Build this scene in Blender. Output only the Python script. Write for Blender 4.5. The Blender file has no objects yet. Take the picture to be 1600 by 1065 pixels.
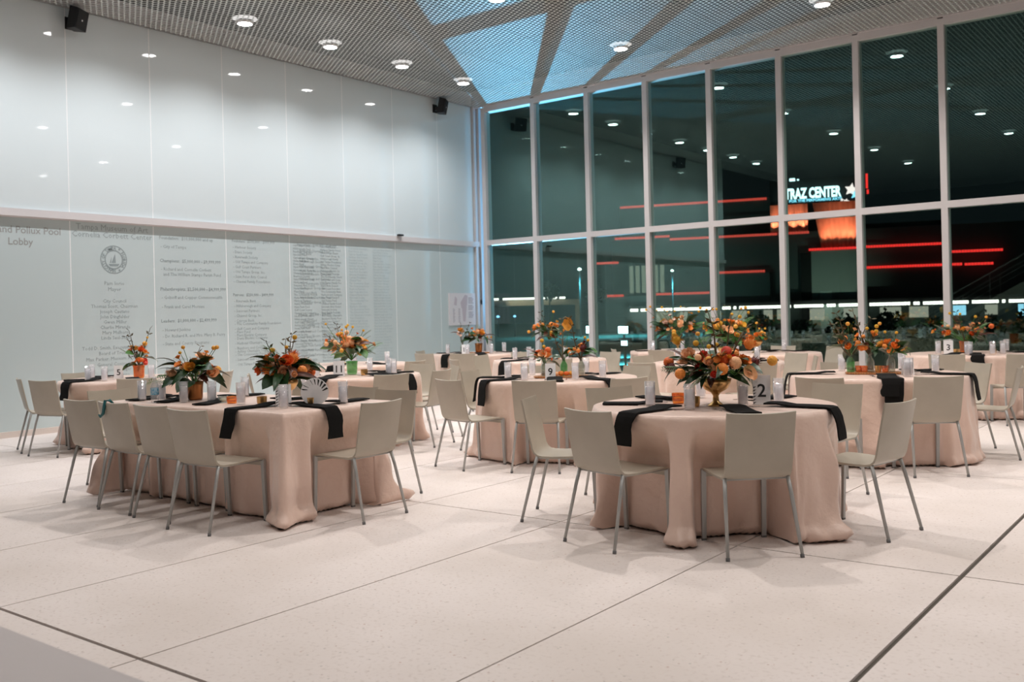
import bpy, bmesh, math, random
from mathutils import Vector, Matrix
R_ = random.Random(7)
S = bpy.context.scene
COL = S.collection
PI = math.pi
def rad(a): return a * PI / 180.0

# ------------------------------------------------------------------ camera
cam_d = bpy.data.cameras.new('camera')
cam_d.lens = 33.632; cam_d.sensor_width = 36.0
cam_d.shift_y = -0.02329
cam_d.clip_end = 400; cam_d.clip_start = 0.05
cam_d.dof.use_dof = True; cam_d.dof.focus_distance = 6.6; cam_d.dof.aperture_fstop = 3.2
cam = bpy.data.objects.new('camera', cam_d); COL.objects.link(cam)
r_ = Vector((0.79259218, 0.60928152, -0.02395137)); u_ = Vector((0.01802221, 0.01585509, 0.99971187)); f_ = Vector((-0.60948571, 0.79279547, -0.00158602))
m = Matrix((( r_.x, u_.x, -f_.x, 12.3567), (r_.y, u_.y, -f_.y, -14.9841), (r_.z, u_.z, -f_.z, 1.38), (0, 0, 0, 1)))
cam.matrix_world = m
S.camera = cam
# ------------------------------------------------------------------ world, exposure
S.view_settings.view_transform = 'Standard'; S.view_settings.look = 'None'
S.view_settings.exposure = 0.16; S.view_settings.gamma = 1.0; S.view_settings.use_curve_mapping = False
W = bpy.data.worlds.new('night'); S.world = W; W.use_nodes = True
wn = W.node_tree.nodes['Background']; wn.inputs[0].default_value = (0.010, 0.016, 0.018, 1); wn.inputs[1].default_value = 0.35
# ------------------------------------------------------------------ ceiling lamp grid (the light of the room)
LAMP_W = 228.0
LAMP_COL = (1.0, 0.94, 0.90)
CEIL = 5.60
LAMPS = [(1.2, -1.75), (1.2, -3.33), (1.2, -4.91), (1.2, -6.5), (1.2, -8.05), (1.2, -9.62), (1.2, -11.2)]
LAMPS += [(x, y) for x in (4.5, 7.75, 11.0, 14.2) for y in (-1.75, -4.93, -8.1, -11.3, -14.5)]
# flood in the terrace paving that throws the blue light up on the ceiling
def spot(name, loc, target, power, color, size, blend=0.3, radius=0.05, parent=None):
    l = bpy.data.lights.new(name, 'SPOT'); l.energy = power; l.color = color; l.spot_size = rad(size); l.spot_blend = blend; l.shadow_soft_size = radius
    o = bpy.data.objects.new(name, l); COL.objects.link(o)
    o.location = loc
    o.rotation_euler = (Vector(target) - Vector(loc)).to_track_quat('-Z', 'Y').to_euler()
    if parent: o.parent = parent
    return o

# ------------------------------------------------------------------ materials
MATS = {}
def mat(name, col, rough=0.5, metal=0.0, emit=None, es=0.0, coat=0.0, sheen=0.0, bump=None, var=None, spec=0.5, sss=0.0, trans=0.0):
    if name in MATS: return MATS[name]
    mt = bpy.data.materials.new(name); mt.use_nodes = True; nt = mt.node_tree
    b = nt.nodes['Principled BSDF']
    b.inputs['Base Color'].default_value = (*col, 1); b.inputs['Roughness'].default_value = rough; b.inputs['Metallic'].default_value = metal
    b.inputs['Specular IOR Level'].default_value = spec
    if coat: b.inputs['Coat Weight'].default_value = coat; b.inputs['Coat Roughness'].default_value = 0.03
    if sheen: b.inputs['Sheen Weight'].default_value = sheen
    if trans: b.inputs['Transmission Weight'].default_value = trans
    if emit: b.inputs['Emission Color'].default_value = (*emit, 1); b.inputs['Emission Strength'].default_value = es
    if bump or var:
        tc = nt.nodes.new('ShaderNodeTexCoord')
    if bump:  # (scale, strength)
        n = nt.nodes.new('ShaderNodeTexNoise'); n.inputs['Scale'].default_value = bump[0]; n.inputs['Detail'].default_value = 3
        bp = nt.nodes.new('ShaderNodeBump'); bp.inputs['Strength'].default_value = bump[1]; bp.inputs['Distance'].default_value = bump[2] if len(bump) > 2 else 0.01
        nt.links.new(tc.outputs['Object'], n.inputs['Vector']); nt.links.new(n.outputs['Fac'], bp.inputs['Height']); nt.links.new(bp.outputs['Normal'], b.inputs['Normal'])
    if var:   # (scale, other colour)
        n = nt.nodes.new('ShaderNodeTexNoise'); n.inputs['Scale'].default_value = var[0]; n.inputs['Detail'].default_value = 4
        mx = nt.nodes.new('ShaderNodeMix'); mx.data_type = 'RGBA'
        mx.inputs[6].default_value = (*col, 1); mx.inputs[7].default_value = (*var[1], 1)
        rp = nt.nodes.new('ShaderNodeMapRange'); rp.inputs[1].default_value = 0.35; rp.inputs[2].default_value = 0.68
        nt.links.new(tc.outputs['Object'], n.inputs['Vector']); nt.links.new(n.outputs['Fac'], rp.inputs[0]); nt.links.new(rp.outputs[0], mx.inputs[0]); nt.links.new(mx.outputs[2], b.inputs['Base Color'])
    MATS[name] = mt
    return mt
def glass_mat(name, tint, refl, gcol=(1, 1, 1), rough=0.0, haze=None, power=5.0):
    mt = bpy.data.materials.new(name); mt.use_nodes = True; nt = mt.node_tree; nt.nodes.clear()
    out = nt.nodes.new('ShaderNodeOutputMaterial'); tr = nt.nodes.new('ShaderNodeBsdfTransparent'); tr.inputs[0].default_value = (*tint, 1)
    gl = nt.nodes.new('ShaderNodeBsdfGlossy'); gl.inputs['Roughness'].default_value = rough; gl.inputs['Color'].default_value = (*gcol, 1)
    lw = nt.nodes.new('ShaderNodeLayerWeight'); lw.inputs['Blend'].default_value = 0.5
    pw = nt.nodes.new('ShaderNodeMath'); pw.operation = 'POWER'; pw.inputs[1].default_value = power
    ma = nt.nodes.new('ShaderNodeMath'); ma.operation = 'MULTIPLY_ADD'; ma.inputs[1].default_value = 1 - refl; ma.inputs[2].default_value = refl
    mx = nt.nodes.new('ShaderNodeMixShader')
    nt.links.new(lw.outputs['Facing'], pw.inputs[0]); nt.links.new(pw.outputs[0], ma.inputs[0]); nt.links.new(ma.outputs[0], mx.inputs[0])
    base = tr.outputs[0]
    if haze:
        df = nt.nodes.new('ShaderNodeBsdfTranslucent'); df.inputs[0].default_value = (0.95, 0.96, 1.0, 1)
        d2 = nt.nodes.new('ShaderNodeBsdfDiffuse'); d2.inputs[0].default_value = (0.95, 0.96, 1.0, 1)
        md = nt.nodes.new('ShaderNodeMixShader'); md.inputs[0].default_value = 0.5
        nt.links.new(df.outputs[0], md.inputs[1]); nt.links.new(d2.outputs[0], md.inputs[2])
        mh = nt.nodes.new('ShaderNodeMixShader'); mh.inputs[0].default_value = haze
        nt.links.new(tr.outputs[0], mh.inputs[1]); nt.links.new(md.outputs[0], mh.inputs[2]); base = mh.outputs[0]
    nt.links.new(base, mx.inputs[1]); nt.links.new(gl.outputs[0], mx.inputs[2]); nt.links.new(mx.outputs[0], out.inputs[0])
    MATS[name] = mt
    return mt
def emis(name, col, st):
    return mat(name, (0.02, 0.02, 0.02), 0.6, emit=col, es=st)

def floor_mat():
    mt = bpy.data.materials.new('terrazzo'); mt.use_nodes = True; nt = mt.node_tree; b = nt.nodes['Principled BSDF']
    geo = nt.nodes.new('ShaderNodeNewGeometry')
    n1 = nt.nodes.new('ShaderNodeTexNoise'); n1.inputs['Scale'].default_value = 0.9; n1.inputs['Detail'].default_value = 5
    n2 = nt.nodes.new('ShaderNodeTexNoise'); n2.inputs['Scale'].default_value = 45; n2.inputs['Detail'].default_value = 2
    v = nt.nodes.new('ShaderNodeTexVoronoi'); v.inputs['Scale'].default_value = 55
    for n in (n1, n2, v): nt.links.new(geo.outputs['Position'], n.inputs['Vector'])
    def mix(f, a, c, lo, hi, blend='MIX'):
        mr = nt.nodes.new('ShaderNodeMapRange'); mr.inputs[1].default_value = lo; mr.inputs[2].default_value = hi
        nt.links.new(f, mr.inputs[0])
        mx = nt.nodes.new('ShaderNodeMix'); mx.data_type = 'RGBA'; mx.blend_type = blend
        nt.links.new(mr.outputs[0], mx.inputs[0])
        if isinstance(a, tuple): mx.inputs[6].default_value = (*a, 1)
        else: nt.links.new(a, mx.inputs[6])
        if isinstance(c, tuple): mx.inputs[7].default_value = (*c, 1)
        else: nt.links.new(c, mx.inputs[7])
        return mx.outputs[2]
    a = mix(n1.outputs['Fac'], (0.80, 0.72, 0.68), (0.71, 0.63, 0.58), 0.38, 0.66)
    a = mix(n2.outputs['Fac'], a, (0.60, 0.51, 0.46), 0.55, 0.85)
    # aggregate chips: a few cells of the voronoi are chips
    sep = nt.nodes.new('ShaderNodeSeparateColor'); nt.links.new(v.outputs['Color'], sep.inputs[0])
    gt = nt.nodes.new('ShaderNodeMath'); gt.operation = 'GREATER_THAN'; gt.inputs[1].default_value = 0.955; nt.links.new(sep.outputs[0], gt.inputs[0])
    lt = nt.nodes.new('ShaderNodeMath'); lt.operation = 'LESS_THAN'; lt.inputs[1].default_value = 0.3; nt.links.new(v.outputs['Distance'], lt.inputs[0])
    mu = nt.nodes.new('ShaderNodeMath'); mu.operation = 'MULTIPLY'; nt.links.new(gt.outputs[0], mu.inputs[0]); nt.links.new(lt.outputs[0], mu.inputs[1])
    chip = mix(sep.outputs[1], (0.42, 0.20, 0.13), (0.34, 0.31, 0.28), 0.2, 0.5)
    mh = nt.nodes.new('ShaderNodeMath'); mh.operation = 'MULTIPLY'; mh.inputs[1].default_value = 0.5; nt.links.new(mu.outputs[0], mh.inputs[0])
    mx = nt.nodes.new('ShaderNodeMix'); mx.data_type = 'RGBA'; nt.links.new(mh.outputs[0], mx.inputs[0]); nt.links.new(a, mx.inputs[6]); nt.links.new(chip, mx.inputs[7])
    nt.links.new(mx.outputs[2], b.inputs['Base Color'])
    b.inputs['Roughness'].default_value = 0.62; b.inputs['Specular IOR Level'].default_value = 0.35
    MATS['terrazzo'] = mt
    return mt

def wood_mat(name, c1, c2):
    mt = bpy.data.materials.new(name); mt.use_nodes = True; nt = mt.node_tree; b = nt.nodes['Principled BSDF']
    tc = nt.nodes.new('ShaderNodeTexCoord'); w = nt.nodes.new('ShaderNodeTexWave'); w.inputs['Scale'].default_value = 14; w.inputs['Distortion'].default_value = 5
    cr = nt.nodes.new('ShaderNodeValToRGB'); cr.color_ramp.elements[0].color = (*c1, 1); cr.color_ramp.elements[1].color = (*c2, 1)
    nt.links.new(tc.outputs['Object'], w.inputs['Vector']); nt.links.new(w.outputs['Fac'], cr.inputs[0]); nt.links.new(cr.outputs[0], b.inputs['Base Color'])
    b.inputs['Roughness'].default_value = 0.45
    MATS[name] = mt; return mt

M_floor = floor_mat()
M_joint = mat('joint', (0.10, 0.085, 0.07), 0.9)
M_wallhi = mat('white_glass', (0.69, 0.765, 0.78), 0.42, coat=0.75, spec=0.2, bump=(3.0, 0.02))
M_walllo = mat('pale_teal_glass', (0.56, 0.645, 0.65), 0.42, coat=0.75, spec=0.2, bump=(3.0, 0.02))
M_white = mat('white_frame', (0.72, 0.70, 0.70), 0.5)
M_seam = mat('seam_strip', (0.90, 0.92, 0.92), 0.5)
M_ceil = mat('perforated_sheet', (0.60, 0.635, 0.62), 0.55)
M_plenum = mat('plenum_dark', (0.018, 0.017, 0.016), 0.9)
M_black = mat('black_plastic', (0.008, 0.008, 0.009), 0.45)
M_dark = mat('dark_plaster', (0.045, 0.045, 0.045), 0.9, bump=(8, 0.1))
M_chair = mat('beige_laminate', (0.47, 0.42, 0.34), 0.38, bump=(60, 0.05), var=(5, (0.43, 0.38, 0.305)))
M_leg = mat('grey_lacquered_steel', (0.43, 0.43, 0.415), 0.42, metal=0.25)
M_glide = mat('glide_plastic', (0.16, 0.16, 0.16), 0.7)
M_cloth = mat('blush_satin', (0.81, 0.595, 0.495), 0.36, sheen=0.3, bump=(11, 0.55, 0.02))
M_napkin = mat('black_napkin_cloth', (0.010, 0.0095, 0.009), 0.95, spec=0.15, bump=(30, 0.2))
M_tabletop = mat('plywood_top', (0.45, 0.32, 0.2), 0.6, bump=(10, .1))
M_winglass = glass_mat('window_glass', (0.84, 0.92, 0.89), 0.10, (0.66, 1.0, 0.95))
M_gl = glass_mat('tumbler_glass', (1.0, 1.0, 1.0), 0.08, (1, 1, 1), 0.02, haze=0.16, power=2.5)
M_ice = glass_mat('iced_water', (1.0, 1.0, 1.0), 0.06, (1, 1, 1), 0.1, haze=0.62)
M_amber = glass_mat('amber_glass', (1.0, 0.52, 0.12), 0.08, (1, 0.8, 0.4), 0.05, haze=0.12)
M_clearv = glass_mat('vase_glass', (0.80, 0.84, 0.80), 0.10, (1, 1, 1), 0.02, haze=0.08, power=2.5)
M_greeng = glass_mat('green_glass', (0.5, 0.8, 0.5), 0.08, (1, 1, 1), 0.02, haze=0.10)
M_gold = mat('aged_gold', (0.72, 0.47, 0.20), 0.28, metal=1.0, bump=(25, 0.3))
M_bronze = mat('amber_bronze', (0.36, 0.15, 0.05), 0.3, metal=0.8, bump=(25, 0.3))
M_wood = wood_mat('tray_wood', (0.36, 0.14, 0.04), (0.55, 0.24, 0.08))
M_card = mat('card_white', (0.86, 0.86, 0.87), 0.7)
M_ink = mat('card_ink', (0.02, 0.02, 0.02), 0.7)
M_steel = mat('cutlery_steel', (0.7, 0.7, 0.7), 0.2, metal=1.0)
M_candle = mat('candle_wax', (0.85, 0.75, 0.55), 0.5, sss=0.1)
F_orange = mat('petal_orange', (0.84, 0.22, 0.03), 0.6, var=(20, (0.9, 0.34, 0.06)))
F_deep = mat('petal_deep_orange', (0.76, 0.11, 0.02), 0.6, var=(20, (0.85, 0.2, 0.03)))
F_peach = mat('petal_peach', (0.86, 0.40, 0.17), 0.6, var=(15, (0.9, 0.54, 0.3)))
F_yellow = mat('petal_yellow', (0.80, 0.42, 0.03), 0.7, bump=(90, .5))
F_gold = mat('petal_gold', (0.82, 0.33, 0.03), 0.6, var=(18, (0.85, 0.45, 0.07)))
F_coral = mat('petal_coral', (0.72, 0.06, 0.03), 0.6)
F_tan = mat('petal_tan', (0.72, 0.33, 0.16), 0.6, var=(16, (0.8, 0.5, 0.3)))
F_burg = mat('petal_burgundy', (0.13, 0.012, 0.010), 0.6)
F_blush = mat('petal_blush', (0.86, 0.6, 0.48), 0.6)
L_dark = mat('leaf_dark_green', (0.012, 0.045, 0.016), 0.35, var=(12, (0.03, 0.085, 0.022)))
L_mid = mat('leaf_mid_green', (0.04, 0.16, 0.025), 0.45, var=(12, (0.09, 0.24, 0.05)))
L_sage = mat('leaf_sage', (0.16, 0.2, 0.11), 0.6)
L_brown = mat('leaf_burgundy', (0.075, 0.022, 0.012), 0.4, var=(10, (0.13, 0.04, 0.02)))
L_twig = mat('twig', (0.10, 0.075, 0.035), 0.8)
M_letter = mat('grey_lettering', (0.30, 0.36, 0.37), 0.7)
M_letter2 = mat('pale_lettering', (0.42, 0.52, 0.54), 0.7)

# ------------------------------------------------------------------ mesh helpers
class MB:
    def __init__(s): s.v = []; s.f = []; s.sm = []
    def add(s, vs, fs, smooth=True, mx=None):
        o = len(s.v)
        s.v += [tuple(mx @ Vector(p)) if mx else tuple(p) for p in vs]
        s.f += [tuple(i + o for i in f) for f in fs]; s.sm += [smooth] * len(fs)
    def box(s, a, b, mx=None):
        x0, y0, z0 = a; x1, y1, z1 = b
        s.add([(x0, y0, z0), (x1, y0, z0), (x1, y1, z0), (x0, y1, z0), (x0, y0, z1), (x1, y0, z1), (x1, y1, z1), (x0, y1, z1)],
              [(0, 3, 2, 1), (4, 5, 6, 7), (0, 1, 5, 4), (1, 2, 6, 5), (2, 3, 7, 6), (3, 0, 4, 7)], False, mx)
    def grid(s, P, smooth=True, close_u=False, mx=None):  # P[i][j]
        n = len(P); k = len(P[0]); vs = [p for row in P for p in row]; fs = []
        for i in range(n - 1):
            for j in range(k if close_u else k - 1):
                j2 = (j + 1) % k
                fs.append((i * k + j, i * k + j2, (i + 1) * k + j2, (i + 1) * k + j))
        s.add(vs, fs, smooth, mx)
    def lathe(s, prof, n=16, mx=None, capb=True, capt=False):
        P = [[(r * math.cos(2 * PI * j / n), r * math.sin(2 * PI * j / n), z) for j in range(n)] for r, z in prof]
        s.grid(P, True, True, mx); o = len(s.v) - n * len(prof)
        if capb: s.f.append(tuple(o + n - 1 - j for j in range(n))); s.sm.append(False)
        if capt: s.f.append(tuple(o + n * (len(prof) - 1) + j for j in range(n))); s.sm.append(False)
    def tube(s, pts, r, n=6, mx=None):
        pts = [Vector(p) for p in pts]; P = []
        for i, p in enumerate(pts):
            d = (pts[min(i + 1, len(pts) - 1)] - pts[max(i - 1, 0)]).normalized()
            a = d.cross(Vector((0.31, 0.95, 0.11))).normalized(); b = d.cross(a)
            rr = r[i] if isinstance(r, (list, tuple)) else r
            P.append([tuple(p + (a * math.cos(2 * PI * j / n) + b * math.sin(2 * PI * j / n)) * rr) for j in range(n)])
        s.grid(P, True, True, mx); k = len(pts); o = len(s.v) - n * k
        s.f.append(tuple(o + j for j in range(n))); s.sm.append(False)
        s.f.append(tuple(o + n * (k - 1) + n - 1 - j for j in range(n))); s.sm.append(False)
    def mesh(s, name, m):
        me = bpy.data.meshes.new(name); me.from_pydata(s.v, [], s.f); me.materials.append(m)
        me.polygons.foreach_set('use_smooth', s.sm); me.update()
        return me
    def build(s, name, m, parent=None, loc=None, rz=0, flip=True):
        me = s.mesh(name, m)
        if flip:
            bm = bmesh.new(); bm.from_mesh(me); bmesh.ops.recalc_face_normals(bm, faces=bm.faces); bm.to_mesh(me); bm.free()
        return link(name, me, parent, loc, rz)
def link(name, me, parent=None, loc=None, rz=0):
    o = bpy.data.objects.new(name, me); COL.objects.link(o)
    if parent: o.parent = parent
    if loc is not None: o.location = loc
    if rz: o.rotation_euler = (0, 0, rz)
    return o
def tag(o, label=None, cat=None, group=None, kind=None):
    if label: o['label'] = label
    if cat: o['category'] = cat
    if group: o['group'] = group
    if kind: o['kind'] = kind
    return o
def thing(name, label, cat, loc=(0, 0, 0), rz=0, group=None):
    o = bpy.data.objects.new(name, None); COL.objects.link(o); o.location = loc; o.rotation_euler = (0, 0, rz); o.empty_display_size = 0.1
    return tag(o, label, cat, group)
def copy_tree(o, parent=None):
    c = o.copy(); COL.objects.link(c)
    if parent: c.parent = parent
    for ch in o.children: copy_tree(ch, c)
    return c
def textmesh(body, size, align='LEFT', res=2, ext=0.0, bold=0.0, spacing=1.0):
    cu = bpy.data.curves.new('t', 'FONT'); cu.body = body; cu.size = size; cu.align_x = align; cu.resolution_u = res; cu.extrude = ext; cu.offset = bold; cu.space_line = spacing
    ob = bpy.data.objects.new('t', cu); COL.objects.link(ob)
    dg = bpy.context.evaluated_depsgraph_get(); me = bpy.data.meshes.new_from_object(ob.evaluated_get(dg))
    bpy.data.objects.remove(ob); bpy.data.curves.remove(cu)
    v = [tuple(x.co) for x in me.vertices]; f = [tuple(p.vertices) for p in me.polygons]; bpy.data.meshes.remove(me)
    return v, f

# ------------------------------------------------------------------ floor: base + slabs with recessed joints
XMAX = 18.7; YMIN = -22.0
b = MB(); b.box((-0.4, YMIN, -0.25), (XMAX, 0.35, -0.012)); floor = tag(b.build('floor', M_joint), kind='structure')
jx = [6.195 - 1.245 * k for k in range(5, 0, -1)] + [6.195, 7.44, 8.70, 9.96, 11.18] + [11.18 + 1.245 * k for k in range(1, 7)]
jx = [-0.3] + [x for x in jx if x > 0.1] + [XMAX]
jy = [YMIN, -18.98, -15.9, -12.81, -9.75, -6.62, -3.5, 0.3]
for i in range(len(jx) - 1):
    for j in range(len(jy) - 1):
        gx0 = 0.013 if abs(jx[i] - 11.18) < .01 else 0.0045; gx1 = 0.013 if abs(jx[i + 1] - 11.18) < .01 else 0.0045
        gy0 = 0.010 if abs(jy[j] + 12.81) < .01 else 0.0055; gy1 = 0.010 if abs(jy[j + 1] + 12.81) < .01 else 0.0055
        b = MB(); b.box((jx[i] + gx0, jy[j] + gy0, -0.012), (jx[i + 1] - gx1, jy[j + 1] - gy1, 0.0)); b.build('floor_slab', M_floor, floor)
# ------------------------------------------------------------------ left wall: glass panels, rail, trims, donor lettering
b = MB(); b.box((-0.35, -11.5, 0), (-0.03, 0.12, 5.9)); wall = tag(b.build('wall_left', M_white), kind='structure')
b = MB(); b.box((-0.03, -11.5, 0.0), (0.03, 0.06, 0.075)); tag(b.build('baseboard_left', mat('pale_sill', (0.72, 0.63, 0.57), 0.5)), kind='structure')
b = MB(); b.box((-0.03, -11.5, 2.79), (0.055, 0.10, 2.885)); b.box((-0.03, -11.5, 2.775), (0.03, 0.1, 2.79)); tag(b.build('trim_1', mat('rail_white', (0.70, 0.67, 0.67), 0.45)), kind='structure')
b = MB(); b.box((-0.03, 0.0, 0.0), (0.10, 0.12, 5.6)); b.box((-0.03, -0.10, 0.0), (0.05, -0.03, 5.6)); tag(b.build('trim_2', mat('frame_grey_white', (0.60, 0.59, 0.59), 0.45)), kind='structure')
seams = [-11.5] + [-8.48 + 1.222 * k for k in range(-2, 7)] + [-0.11]
LO = []
for i in range(len(seams) - 1):
    a, c = seams[i] + 0.006, seams[i + 1] - 0.006
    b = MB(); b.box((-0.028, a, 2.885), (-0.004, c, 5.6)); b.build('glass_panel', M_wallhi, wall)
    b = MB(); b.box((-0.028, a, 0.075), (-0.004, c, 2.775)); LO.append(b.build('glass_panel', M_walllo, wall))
for y in seams[1:-1]:
    b = MB(); b.box((-0.028, y - 0.0058, 0.08), (-0.0035, y + 0.0058, 5.6)); b.build('seam_strip', M_seam, wall)
def walltext(panel, lines, m=M_letter, res=1, name='lettering'):
    """lines: (text, y, z, size, align, bold)"""
    b = MB()
    for t, y, z, size, al, bo in lines:
        v, f = textmesh(t, size, al, res, 0.0, bo)
        b.add([(-0.0025, y + p[0], z + p[1]) for p in v], f, False)
    if b.v: b.build(name, m, panel, flip=False)
walltext(LO[1], [('and Pollux Pool', -8.60, 2.58, 0.128, 'RIGHT', 0.001), ('Lobby', -9.13, 2.43, 0.128, 'CENTER', 0.001)], res=3, m=mat('raised_letters', (0.33, 0.34, 0.33), 0.6))
cy_ = -7.87
L2 = [('Tampa Museum of Art', cy_, 2.675, 0.115, 'CENTER', 0.0), ('Cornelia Corbett Center', cy_, 2.575, 0.115, 'CENTER', 0.0), ('Pam Iorio', cy_, 1.93, .075, 'CENTER', 0), ('Mayor', cy_, 1.85, .075, 'CENTER', 0)]
for k, t in enumerate(['City Council', 'Thomas Scott, Chairman', 'Joseph Caetano', 'John Dingfelder', 'Gwen Miller', 'Charlie Miranda', 'Mary Mulhern', 'Linda Saul-Sena']): L2.append((t, cy_, 1.69 - .072 * k, .068, 'CENTER', 0))
for k, t in enumerate(['Todd D. Smith, Executive Director', 'Board of Trustees', 'Max Parker, Museum Architect', 'General Contractor', 'Project Manager', 'City of Tampa', 'Public Art Program', 'Owner Representative']): L2.append((t, cy_, 1.05 - .075 * k, .068, 'CENTER', 0))
walltext(LO[2], L2)
# round city seal: two rings, legend and a ship
b = MB()
def ring(r0, r1, n=48):
    P = [[(-0.0025, cy_ + r * math.sin(2 * PI * j / n), 2.28 + r * math.cos(2 * PI * j / n)) for j in range(n)] for r in (r0, r1)]
    b.grid(P, False, True)
ring(.183, .196); ring(.118, .126); ring(.128, .134)
for k, ch in enumerate('CITY OF TAMPA * FLORIDA * SEAL'):
    v, f = textmesh(ch, .062, 'CENTER', 1, 0, .002); a = -2.4 + k * 2 * PI / 30.0
    b.add([(-0.0025, cy_ + (p[0] * math.cos(a) + (p[1] + .135) * math.sin(a)), 2.28 + (-p[0] * math.sin(a) + (p[1] + .135) * math.cos(a))) for p in v], f, False)
X = -0.0025
b.add([(X, cy_ - .08, 2.22), (X, cy_ + .085, 2.225), (X, cy_ + .06, 2.19), (X, cy_ - .055, 2.19)], [(0, 1, 2, 3)], False)
b.add([(X, cy_ - .035, 2.235), (X, cy_ + .03, 2.235), (X, cy_ + .02, 2.36)], [(0, 1, 2)], False)
b.add([(X, cy_ - .06, 2.235), (X, cy_ - .04, 2.235), (X, cy_ - .03, 2.32)], [(0, 1, 2)], False)
b.build('round_seal', M_letter, LO[2], flip=False)
y3 = -7.17
L3 = [('Foundation:  $10,000,000 and up', y3, 2.60, .068, 'LEFT', .0012), (' - City of Tampa', y3, 2.475, .066, 'LEFT', 0),
      ('Champions:  $5,000,000 - $9,999,999', y3, 2.27, .068, 'LEFT', .0012), (' - Richard and Cornelia Corbett', y3, 2.15, .066, 'LEFT', 0), ('   and The William Stamps Farish Fund', y3, 2.075, .066, 'LEFT', 0),
      ('Philanthropists: $2,500,000 - $4,999,999', y3, 1.86, .068, 'LEFT', .0012), (' - Gobioff and Copper Commonwealth', y3, 1.74, .066, 'LEFT', 0), (' - Frank and Carol Morsani', y3, 1.605, .066, 'LEFT', 0),
      ('Leaders:  $1,000,000 - $2,499,999', y3, 1.40, .068, 'LEFT', .0012), (' - Howard Jenkins', y3, 1.27, .066, 'LEFT', 0), (' - Dr. Richard R. and Mrs. Mary B. Perry', y3, 1.18, .066, 'LEFT', 0), (' - State and County Programs', y3, 1.07, .066, 'LEFT', 0), (' - The Founding Trustees', y3, .84, .066, 'LEFT', 0), (' - Friends of the Museum', y3, .70, .066, 'LEFT', 0)]
walltext(LO[3], L3)
WA = ['Bayshore', 'Hillsborough', 'Riverwalk', 'The Community', 'Saint Peter', 'Ashley', 'Gulf Coast', 'Harbour', 'Suncoast', 'Palm', 'Hyde Park', 'Davis', 'Channel', 'Plant', 'Cypress', 'Old Tampa']
WB = ['Family Foundation', 'Foundation', 'Bank', 'Arts Council', 'and Company', 'Charitable Trust', 'Group, Inc.', 'Partners', 'Electric Company', 'Society', 'Fund']
rt = random.Random(3)
def donor(): return rt.choice(WA) + ' ' + rt.choice(WB)
def column(y, z0, n, step, size, heads):
    out = []; z = z0; k = 0
    while k < n:
        if k in heads:
            if k: z -= .13
            out.append((heads[k], y, z, size * 1.05, 'LEFT', .0012)); z -= step * 1.25
        out.append((' - ' + donor(), y, z, size, 'LEFT', 0)); z -= step * (1.0 if rt.random() < .8 else .65); k += 1
    return out
walltext(LO[4], column(-5.93, 2.615, 24, .076, .060, {0: 'Founders:  $500,000 - $999,999', 8: 'Patrons:  $250,000 - $499,999'}))
walltext(LO[5], column(-4.66, 2.615, 23, .078, .060, {0: 'Supporters:  $100,000 - $249,999', 13: 'Friends:  $50,000 - $99,999'}))
for px_, mm in ((6, M_letter), (7, M_letter2)):
    if px_ < len(LO):
        y0 = seams[px_] + .07
        for dy in (0, .58):
            ls = [(donor()[:20], y0 + dy, 2.60 - .0505 * k, .050, 'LEFT', .0004) for k in range(46)]
            walltext(LO[px_], ls, mm)

# notice board on the far end of the wall, speakers, cable
t = thing('poster', 'white printed notice board fixed to the pale glass wall near the window corner', 'poster')
b = MB(); b.box((-0.003, -0.93, 1.215), (0.022, -0.14, 1.85)); b.build('board', mat('poster_white', (0.74, 0.70, 0.72), .6), t)
M_pr = mat('poster_print', (0.42, 0.38, 0.42), .7); M_pr2 = mat('poster_print_pale', (0.58, 0.50, 0.54), .7)
b = MB()
for k in range(13): b.box((0.022, -0.83, 1.27 + .022 * k), (0.0225, -0.79 + .012 * (k % 3), 1.281 + .022 * k)); b.box((0.022, -0.67, 1.27 + .022 * k), (0.0225, -0.62 + .012 * (k % 2), 1.281 + .022 * k))
for k in range(16):
    if k not in (5, 10): b.box((0.022, -0.36, 1.36 + .026 * k), (0.0225, -0.23 + .015 * (k % 3), 1.373 + .026 * k))
b.build('printed_text', M_pr, t)['kind'] = 'stuff'
b = MB(); b.add([(0.0226, -0.57, 1.55), (0.0226, -0.40, 1.62), (0.0226, -0.38, 1.80), (0.0226, -0.46, 1.82), (0.0226, -0.60, 1.66)], [(0, 1, 2, 3, 4)], False)
b.add([(0.0226, -0.53, 1.29), (0.0226, -0.46, 1.28), (0.0226, -0.41, 1.62), (0.0226, -0.56, 1.56)], [(0, 1, 2, 3)], False)
b.add([(0.0226, -0.80, 1.62), (0.0226, -0.72, 1.60), (0.0226, -0.70, 1.74), (0.0226, -0.76, 1.79)], [(0, 1, 2, 3)], False); b.build('printed_picture', M_pr2, t, flip=False)
b = MB(); b.tube([(0.075, -0.02, 2.78), (0.078, -0.015, 2.3), (0.075, -0.01, 1.72)], .006); c_ = b.build('hanging_cable', M_black); tag(c_, 'thin black cable hanging from the wall rail beside the notice board', 'cable')
b = MB(); b.lathe([(0.006, 1.62), (0.018, 1.64), (0.018, 1.70), (0.006, 1.72)], 8, Matrix.Translation((0.075, -0.01, 0))); b.build('cable_end', M_black, c_)
b = MB(); b.box((0.06, -2.38, 2.885), (0.12, -2.26, 2.915)); tag(b.build('rail_bracket', M_black), 'small black bracket sitting on the white wall rail', 'bracket')
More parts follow.
